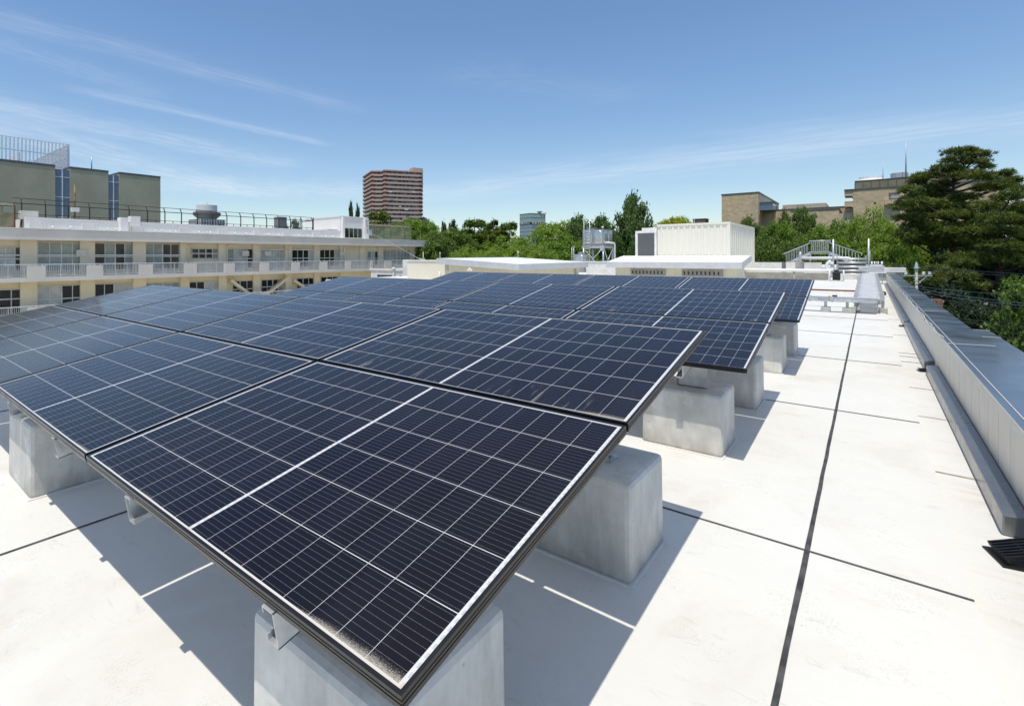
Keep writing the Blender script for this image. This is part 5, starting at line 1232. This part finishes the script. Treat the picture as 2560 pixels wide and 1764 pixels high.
def ginkgo_proto(seed):
    rng = np.random.default_rng(seed); C, N, U, S, Wd = [], [], [], [], []
    mb = MB(); mb.tube([(0, 0, -.6), (0, 0, .3), (0, 0, .93)], [.03, .02, .004], 7)
    for i in range(120):
        f = rng.random() ** .8; h = .02 + .86 * f; a = i * 2.39996; rmax = .5 * (1 - f) ** .75 + .035; ln = rmax * (.75 + .4 * rng.random())
        p0 = np.array([0, 0, h - .08]); p1 = np.array([math.cos(a) * ln, math.sin(a) * ln, h - .08 + ln * .62 + .04])
        if i % 3 == 0: mb.tube([p0, p1], [.007, .002], 4, cap=False)
        k = 150; t = .25 + .78 * rng.random(k) ** .7; th = .040 * (1.25 - t)[:, None] + .006
        c = p0 + (p1 - p0) * t[:, None] + rng.normal(size=(k, 3)) * th
        C.append(c); N.append(rng.normal(size=(k, 3)) * .6 + np.array([math.cos(a), math.sin(a), .5])); U.append(rdir(rng, k) + (p1 - p0) / ln); s = .022 * (.6 + .8 * rng.random(k)); S.append(s); Wd.append(s * .75)
    return quads_mesh('crown', *[np.concatenate(q) for q in (C, N, U, S, Wd)]), mb.mesh('trunk')
def layer_proto(seed, levels=13, point=.9, ls=.026, thick=.016, up=0.04, dens=230):
    rng = np.random.default_rng(seed); C, N, U, S, Wd = [], [], [], [], []
    mb = MB(); mb.tube([(0, 0, -.6), (0, 0, .4), (0, 0, .97)], [.026, .018, .003], 7)
    for i in range(levels):
        f = (i + .2 + .5 * rng.random()) / levels; z = .05 + .9 * f; R_ = .5 * (1 - f) ** point + .03
        for j in range(max(4, int(9 * (1 - f * .6)))):
            a = rng.random() * 6.283; ln = R_ * (.65 + .45 * rng.random()); w = .28 * ln + .03; k = int(dens * (ln / .5 + .25))
            t = .2 + .8 * rng.random(k); s = rng.normal(size=k) * w * .5 * np.sin(np.clip(t, .05, .97) * 3.0 + .14)
            x, y = math.cos(a), math.sin(a); zz = z + up * t + rng.normal(size=k) * thick - .05 * t ** 2
            C.append(np.stack([x * ln * t - y * s, y * ln * t + x * s, zz], 1)); N.append(rng.normal(size=(k, 3)) * .4 + np.array([0, 0, 1.0])); U.append(rdir(rng, k)); q = ls * (.6 + .8 * rng.random(k)); S.append(q); Wd.append(q * .5)
            if j % 6 == 0: mb.tube([(0, 0, z - .02), (x * ln * .8, y * ln * .8, z + up * .5)], [.007, .002], 4, cap=False)
    return quads_mesh('crown', *[np.concatenate(q) for q in (C, N, U, S, Wd)]), mb.mesh('trunk')
def norm(pr, bot=None):
    me, tr = pr; n = len(me.vertices); co = np.empty(n * 3, np.float32); me.vertices.foreach_get('co', co); co = co.reshape(-1, 3)
    zt = np.percentile(co[:, 2], 99.9); r = np.percentile(np.hypot(co[:, 0], co[:, 1]), 96)
    for m_ in (me, tr):
        k = len(m_.vertices); c = np.empty(k * 3, np.float32); m_.vertices.foreach_get('co', c); c = c.reshape(-1, 3)
        c[:, :2] *= .5 / r; c[:, 2] = np.where(c[:, 2] > 0, c[:, 2] / zt, c[:, 2]); m_.vertices.foreach_set('co', c.ravel()); m_.update()
    return me, tr
PROTO = {'b0': broad_proto(1), 'b1': broad_proto(2, 26, 44, .028, 1.05), 'b2': broad_proto(3, 18, 52, .033, .95), 'loose': broad_proto(9, 20, 24, .045, 1.0, 7), 'fine': broad_proto(4, 34, 40, .020, 1.1, 12),
         'g': ginkgo_proto(5), 'c0': layer_proto(6, 13, .52, .036, .022, .04, 320), 'c1': layer_proto(7, 10, .42, .038, .022, .03, 340), 'n': layer_proto(8, 20, .85, .034, .03, .12, 260)}
PROTO = {k: norm(v) for k, v in PROTO.items()}
_made = {}
def tree(kind, lm, px, top, wpx, D, label, hfrac=.72, cat='tree', name='tree', rz=None, group=None, hscale=None):
    p = at(px, top, D=D); w = wpx * D / FPX; H = p.z - ZG; ch = H * hfrac if hscale is None else hscale
    e = thing(name, label, cat, (p.x, p.y, ZG), (px * 1.7) % 6.28 if rz is None else rz, group)
    for nm, me, mm in (('crown', PROTO[kind][0], lm), ('trunk', PROTO[kind][1], BARK)):
        key = (kind, nm, mm.name)
        if key not in _made:
            me2 = me if not me.materials else me.copy()
            me2.materials.clear(); me2.materials.append(mm); _made[key] = me2
        o = bpy.data.objects.new(nm, _made[key]); COL.objects.link(o); o.parent = e
        o.location = (0, 0, H - ch); o.scale = (w, w, ch)
    return e
TL = [
 # behind the school, left of the office
 ('n', L_CONI, 877, 506, 50, 190, 'slim blue green conifer showing its tip beside the stair tower, left of the apartment tower', .9),
 ('n', L_CONI, 894, 511, 44, 185, 'smaller blue green conifer between the stair tower and the apartment tower', .9),
 ('c1', L_CEDAR, 950, 528, 110, 128, 'layered yellow green cedar at the foot of the apartment tower', .7),
 ('b0', L_MID, 1005, 545, 120, 112, 'round green tree directly in front of the apartment tower base', .6),
 ('b1', L_MID, 1055, 548, 130, 104, 'wide green tree right of the netted cage', .7),
 ('b2', L_DARK, 1088, 578, 130, 86, 'dark leafy tree above the end of the school roof slab', .8),
 ('b0', L_DARK, 1022, 610, 95, 92, 'deep green tree behind the right end of the school building', .8),
 ('n', L_CONI, 1109, 556, 70, 140, 'thin grey green conifer tip, leftmost of the row of dark conifers', .8),
 ('n', L_CONI, 1132, 552, 100, 135, 'feathery grey green conifer, second of the row of dark conifers', .8),
 ('c1', L_CEDAR, 1186, 549, 130, 118, 'broad dark layered cedar between the feathery conifer and the office block', .62),
 ('c0', L_CEDAR, 1234, 550, 120, 124, 'tall dark cedar with open tiers, middle of the three left of the office block', .62),
 ('c1', L_CEDAR, 1274, 556, 96, 120, 'flat-topped dark cedar touching the left edge of the office block', .62),
 ('b2', L_DARK, 1130, 572, 150, 100, 'dark round tree under the feathery conifer', .75),
 ('c0', L_YELL if 0 else L_CEDAR, 1222, 588, 110, 96, 'bronze tinted small cedar below the tall tiered cedar', .6),
 ('fine', L_BRIGHT, 1165, 615, 110, 72, 'bright green rounded tree just above the left end of the wedge roof', .55),
 ('fine', L_BRIGHT, 1243, 609, 150, 70, 'low bright green dome of fine leaves above the middle of the wedge roof', .55),
 ('b1', L_DARK, 1200, 575, 160, 128, 'dark leafy tree filling the gap between the layered cedars', .8),
 ('b0', L_MID, 1262, 590, 140, 112, 'mid green tree under the flat-topped cedar by the office block', .8),
 # centre
 ('b1', L_BRIGHT, 1392, 553, 165, 74, 'large bright green tree in front of the office block', .75),
 ('b0', L_BRIGHT, 1305, 592, 130, 68, 'bright green tree left of and below the big bright one, under the office block', .7),
 ('b2', L_BRIGHT, 1355, 618, 110, 60, 'bright light green tree low behind the wedge roof, left of the small tank', .6),
 ('g', L_GINK, 1446, 540, 130, 70, 'dark spiky tree left of the water tower', .8),
 ('g', L_GINK, 1502, 540, 120, 74, 'dark spiky tree directly behind the water tower', .8),
 ('b0', L_MID, 1420, 580, 150, 66, 'mid green tree behind the small tank and its ladder', .7),
 ('g', L_GINK, 1580, 485, 128, 62, 'tall pointed ginkgo tree rising between the water tower and the cream container', .86),
 ('b2', L_DARK, 1530, 580, 140, 66, 'dark green tree filling the gap right of the water tower legs', .75),
 ('b1', L_YELL, 1688, 541, 112, 98, 'yellow green round tree peeping over the cream container', .6),
 # right
 ('g', L_DARK, 1868, 543, 96, 66, 'loose dark green tree just right of the cream container, before the brick block', .75),
 ('b0', L_DARK, 1905, 590, 100, 62, 'shaded dark tree beside the right wall of the cream container', .8),
 ('b1', L_MID, 1945, 552, 110, 68, 'mid green tree below the bluish corner window', .75),
 ('g', L_DARK, 1962, 528, 56, 72, 'narrow upright tree tip in front of the low brick wing', .8),
 ('b2', L_DARK, 2008, 516, 72, 72, 'dense dark round-headed tree between the two brick buildings', .6),
 ('b0', L_MID, 2035, 562, 120, 64, 'broad green tree above the step-over stair', .75),
 ('b1', L_DARK, 1985, 600, 110, 60, 'dark green tree low behind the stair handrail, left of the stair', .8),
 ('b2', L_MID, 2095, 548, 110, 68, 'green tree between the stair and the stepped brick building', .75),
 ('fine', L_BRIGHT, 2172, 514, 130, 62, 'large bright fresh green tree below the stepped brick building', .7),
 ('b0', L_BRIGHT, 2240, 556, 120, 58, 'bright green tree touching the left side of the big pine', .7),
 ('b1', L_MID, 2125, 600, 130, 60, 'mid green tree behind the pipe rack', .8),
 ('b0', L_DARK, 2065, 618, 110, 57, 'dark tree directly behind the stair platform', .85),
 ('b1', L_BRIGHT, 2215, 612, 120, 54, 'bright green lower tree right of the pipe rack, behind the wires', .8),
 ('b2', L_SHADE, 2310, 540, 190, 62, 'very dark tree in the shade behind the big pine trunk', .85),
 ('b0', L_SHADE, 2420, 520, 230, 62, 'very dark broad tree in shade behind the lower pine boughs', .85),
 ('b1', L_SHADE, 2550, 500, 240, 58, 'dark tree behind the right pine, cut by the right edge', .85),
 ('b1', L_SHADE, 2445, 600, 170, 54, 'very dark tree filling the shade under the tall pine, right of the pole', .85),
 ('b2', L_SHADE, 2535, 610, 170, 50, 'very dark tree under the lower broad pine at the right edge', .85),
 # far and faint
 ('b2', L_PALE, 738, 546, 26, 260, 'faint pale tree seen through the school roof fence, taller one', .5),
 ('b0', L_PALE, 713, 557, 20, 262, 'faint pale tree between fence posts beside the small grey block', .5),
 # low right, below the parapet
 ('loose', L_DARK, 2572, 690, 150, 25, 'sunlit light green tree below the parapet at the right edge, behind the wires', .55),
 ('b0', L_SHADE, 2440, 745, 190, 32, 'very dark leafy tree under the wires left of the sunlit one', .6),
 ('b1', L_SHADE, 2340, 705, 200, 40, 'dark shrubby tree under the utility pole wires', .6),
]
for a in TL: tree(*a[:7], hfrac=a[7])
b = MB(); c = at(2335, 763, D=30); b.box(c.x - .25, c.x + .35, c.y - .3, c.y + .3, ZG, at(2335, 748, D=30).z); o = b.build('chimney', mat('red brick', (.26, .13, .09), .8, 0, .15, 5)); tag(o, 'small reddish brick chimney just beyond the parapet, below the wires', 'chimney')

# ------------------------------------------------------------------ pines
def pine(name, label, D, trunk_px, pads, seed, top_py, cat='pine tree'):
    rng = np.random.default_rng(seed); base = at(trunk_px, 640, D=D); e = thing(name, label, cat, (base.x, base.y, ZG)); o0 = np.array([base.x, base.y, ZG])
    fwd = np.array([-math.sin(YAW), math.cos(YAW), 0]); rt = np.array([math.cos(YAW), math.sin(YAW), 0])
    C, N, U, S, Wd = [], [], [], [], []; H = at(trunk_px, top_py, D=D).z - ZG
    tr = MB(); tr.tube([(0, 0, -.3), (.15, .1, H * .4), (-.1, 0, H * .7), (.1, .1, H * .93)], [.42, .33, .22, .05], 9)
    for (px, py, hw, hh) in pads:
        dd = rng.uniform(-1, 1) * 2.6 * (1 if py > 440 else .4); c = np.array(at(px, py, D=D + dd)) - o0; k_ = D / FPX; rx, rz_ = hw * k_ * .94, hh * k_ * .76
        n = int(46 + 46 * rx * max(rx, .9)); nb = 12
        d = rdir(rng, n); d[:, 2] = d[:, 2] * .75 + .22
        sub = c + (d[:, :1] * rx * rt + d[:, 1:2] * rx * .8 * fwd) * (.45 + .6 * rng.random((n, 1))) + np.stack([np.zeros(n), np.zeros(n), d[:, 2] * rz_ * .95], 1)
        sub += rng.normal(size=(n, 3)) * np.array([.16, .16, .09])
        out = sub - (c - np.array([0, 0, rz_ * 1.6])); out /= np.linalg.norm(out, axis=1, keepdims=True)
        u = np.repeat(out, nb, 0) * .9 + rdir(rng, n * nb) * .9 + np.array([0, 0, .3]); u /= np.linalg.norm(u, axis=1, keepdims=True)
        ln = .44 * (.7 + .6 * rng.random(n * nb)); cc = np.repeat(sub, nb, 0) + u * (ln * .5)[:, None]
        C.append(cc); U.append(u); N.append(rdir(rng, n * nb) + np.array([0, 0, .6])); S.append(ln); Wd.append(np.full(n * nb, .058))
        zt_ = max(1.0, min(H * .9, c[2] - np.hypot(c[0], c[1]) * .35)); mid_ = np.array([c[0] * .5, c[1] * .5, zt_ + (c[2] - zt_) * .35])
        tr.tube([(0, 0, zt_), tuple(mid_), tuple(c - np.array([0, 0, rz_ * .5]))], [.13, .085, .03], 6, cap=False)
    link('crown', quads_mesh('crown', *[np.concatenate(q) for q in (C, N, U, S, Wd)]), L_PINE, e); tr.build('trunk', BARK, e); return e
PA = [(2405, 384, 36, 13), (2452, 388, 18, 7), (2392, 404, 32, 12), (2440, 407, 26, 6), (2384, 424, 26, 9), (2350, 425, 20, 9), (2463, 420, 12, 5), (2314, 445, 34, 10), (2292, 458, 16, 7), (2404, 440, 32, 10),
      (2444, 443, 34, 11), (2484, 448, 30, 11), (2516, 436, 14, 6), (2531, 455, 17, 9), (2496, 470, 38, 13), (2455, 474, 24, 9), (2360, 462, 26, 9), (2333, 474, 32, 11), (2273, 479, 20, 8), (2299, 492, 34, 11), (2362, 490, 34, 12),
      (2409, 498, 34, 11), (2286, 508, 38, 10), (2338, 516, 42, 13), (2400, 520, 44, 13), (2312, 532, 42, 13), (2376, 541, 44, 13), (2430, 545, 40, 13), (2262, 522, 22, 8), (2275, 548, 34, 10),
      (2307, 568, 40, 15), (2350, 584, 44, 15), (2404, 572, 40, 14), (2262, 590, 30, 12), (2312, 606, 46, 13), (2376, 612, 44, 13)]
PBD = [(2523, 497, 36, 14), (2560, 478, 26, 12), (2470, 519, 40, 13), (2530, 528, 36, 15), (2580, 520, 34, 16), (2496, 550, 44, 15), (2560, 560, 40, 16), (2457, 580, 42, 15), (2512, 582, 44, 15), (2590, 590, 40, 15), (2448, 604, 44, 15), (2504, 620, 44, 14),
       (2430, 645, 58, 12), (2496, 650, 58, 13), (2555, 632, 44, 14), (2399, 660, 30, 9), (2575, 660, 40, 13)]
PC = [(2346, 680, 26, 12), (2362, 706, 26, 12), (2330, 700, 16, 9), (2372, 735, 30, 10), (2405, 690, 22, 8), (2420, 780, 30, 9), (2380, 786, 34, 8), (2440, 720, 20, 8)]
pine('pine_tree', 'tall dark pine with layered boughs, its top the highest tree in the photo', 50, 2383, PA, 11, 376)
pine('pine_tree', 'lower broad dark pine at the right edge, under the boughs of the tall pine', 45, 2500, PBD, 12, 480)
pine('pine_tree', 'small shaded pine with sparse tufts behind the utility pole and wires', 40, 2372, PC, 13, 664)

# ------------------------------------------------------------------ utility pole and wires
D = 30; base = at(2291, 690, D=D); t = thing('utility_pole', 'grey utility pole with a crossarm and three insulators beyond the parapet', 'utility pole', (base.x, base.y, ZG))
zt5 = at(2292, 668, D=D).z - ZG; za5 = at(2292, 689, D=D).z - ZG
rt = Vector((math.cos(YAW), math.sin(YAW), 0))
MB().tube([(0, 0, 0), (0, 0, zt5)], [.10, .065], 12).build('pole', mat('pole concrete grey', (.36, .35, .33), .7), t)
MB().lathe([(.066, 0), (.10, .02), (.055, .30), (.02, .42)], (0, 0, zt5 - .10), 12).build('pole_cap', mat('bluish pole cap', (.36, .50, .58), .35), t)
MB().bar(rt * -.85 + Vector((0, 0, za5)), rt * .90 + Vector((0, 0, za5)), .065, .075).build('crossarm', M_GALV, t)
b = MB(); b.bar(rt * .60 + Vector((0, 0, za5 - .03)), Vector((0, 0, za5 - .55)), .035); b.build('arm_brace', M_GALV, t)
for s_ in (-.62, .42, .78):
    p = rt * s_; MB().lathe([(.03, .04), (.075, .07), (.075, .13), (.05, .145), (.07, .17), (.055, .215), (.02, .23)], (p.x, p.y, za5), 12).build('insulator', M_WPIPE, t)
b = MB()
for z, r_ in ((zt5 - .02, .14), (zt5 - .62, .13), (za5 - .33, .13)):
    pts = [(r_ * math.cos(a), r_ * math.sin(a), z) for a in np.linspace(0, 6.283, 13)]; b.tube(pts, .014, 5)
b.build('band', M_GALV, t)
M_WIRE = mat('black power wire', (.02, .02, .022), .45, 0, .1, 1); M_WIREB = mat('blue grey power wire', (.07, .10, .14), .45, 0, .1, 1)
def wire(a, c, sag, r_, m, lab):
    a, c = at(a[0], a[1], D=a[2]), at(c[0], c[1], D=c[2]); pts = []
    for k in range(21): f = k / 20; p = a.lerp(c, f); p.z -= sag * 4 * f * (1 - f); pts.append(p)
    o = MB().tube(pts, r_, 6).build('power_line', m); tag(o, lab, 'power line', 'overhead wires beyond the parapet')
WL = [((2296, 716, 30), (2700, 742, 20), .10, .012, M_WIREB, 'topmost of the thin wires fanning right from the utility pole shaft'),
      ((2296, 721, 30), (2700, 769, 19), .12, .015, M_WIREB, 'blue wire second from the top of the fan at the utility pole shaft'),
      ((2296, 729, 30), (2700, 776, 18.5), .10, .015, M_WIREB, 'blue wire third from the top of the fan at the utility pole shaft'),
      ((2300, 738, 29), (2700, 782, 18), .12, .012, M_WIRE, 'lowest wire of the fan at the utility pole shaft'),
      ((2335, 726, 28), (2520, 785, 20), .05, .008, M_WIRE, 'thin stay wire dipping steeply right through the fan of blue wires'),
      ((2310, 733, 28), (2460, 780, 21), .05, .008, M_WIRE, 'thin steep stay wire, the left one of two below the pole'),
      ((2150, 648, 36), (2700, 692, 22), .15, .018, M_WIRE, 'thick black cable crossing above the crossarm, upper of its pair'),
      ((2150, 652, 36), (2700, 699, 21.5), .16, .014, M_WIRE, 'black cable crossing above the crossarm, lower of its pair'),
      ((2385, 796, 24), (2700, 812, 17), .05, .014, M_WIRE, 'upper black wire of the pair low above the parapet coping'),
      ((2395, 803, 24), (2700, 825, 17), .05, .014, M_WIRE, 'lower black wire of the pair low above the parapet coping'),
      ((2470, 825, 21), (2700, 846, 16), .03, .012, M_WIRE, 'wire passing just above the end of the outer ledge'),
      ((2495, 841, 20), (2700, 858, 16), .03, .012, M_WIRE, 'lowest wire of all, just over the outer ledge at the right edge')]
for a in WL: wire(*a)
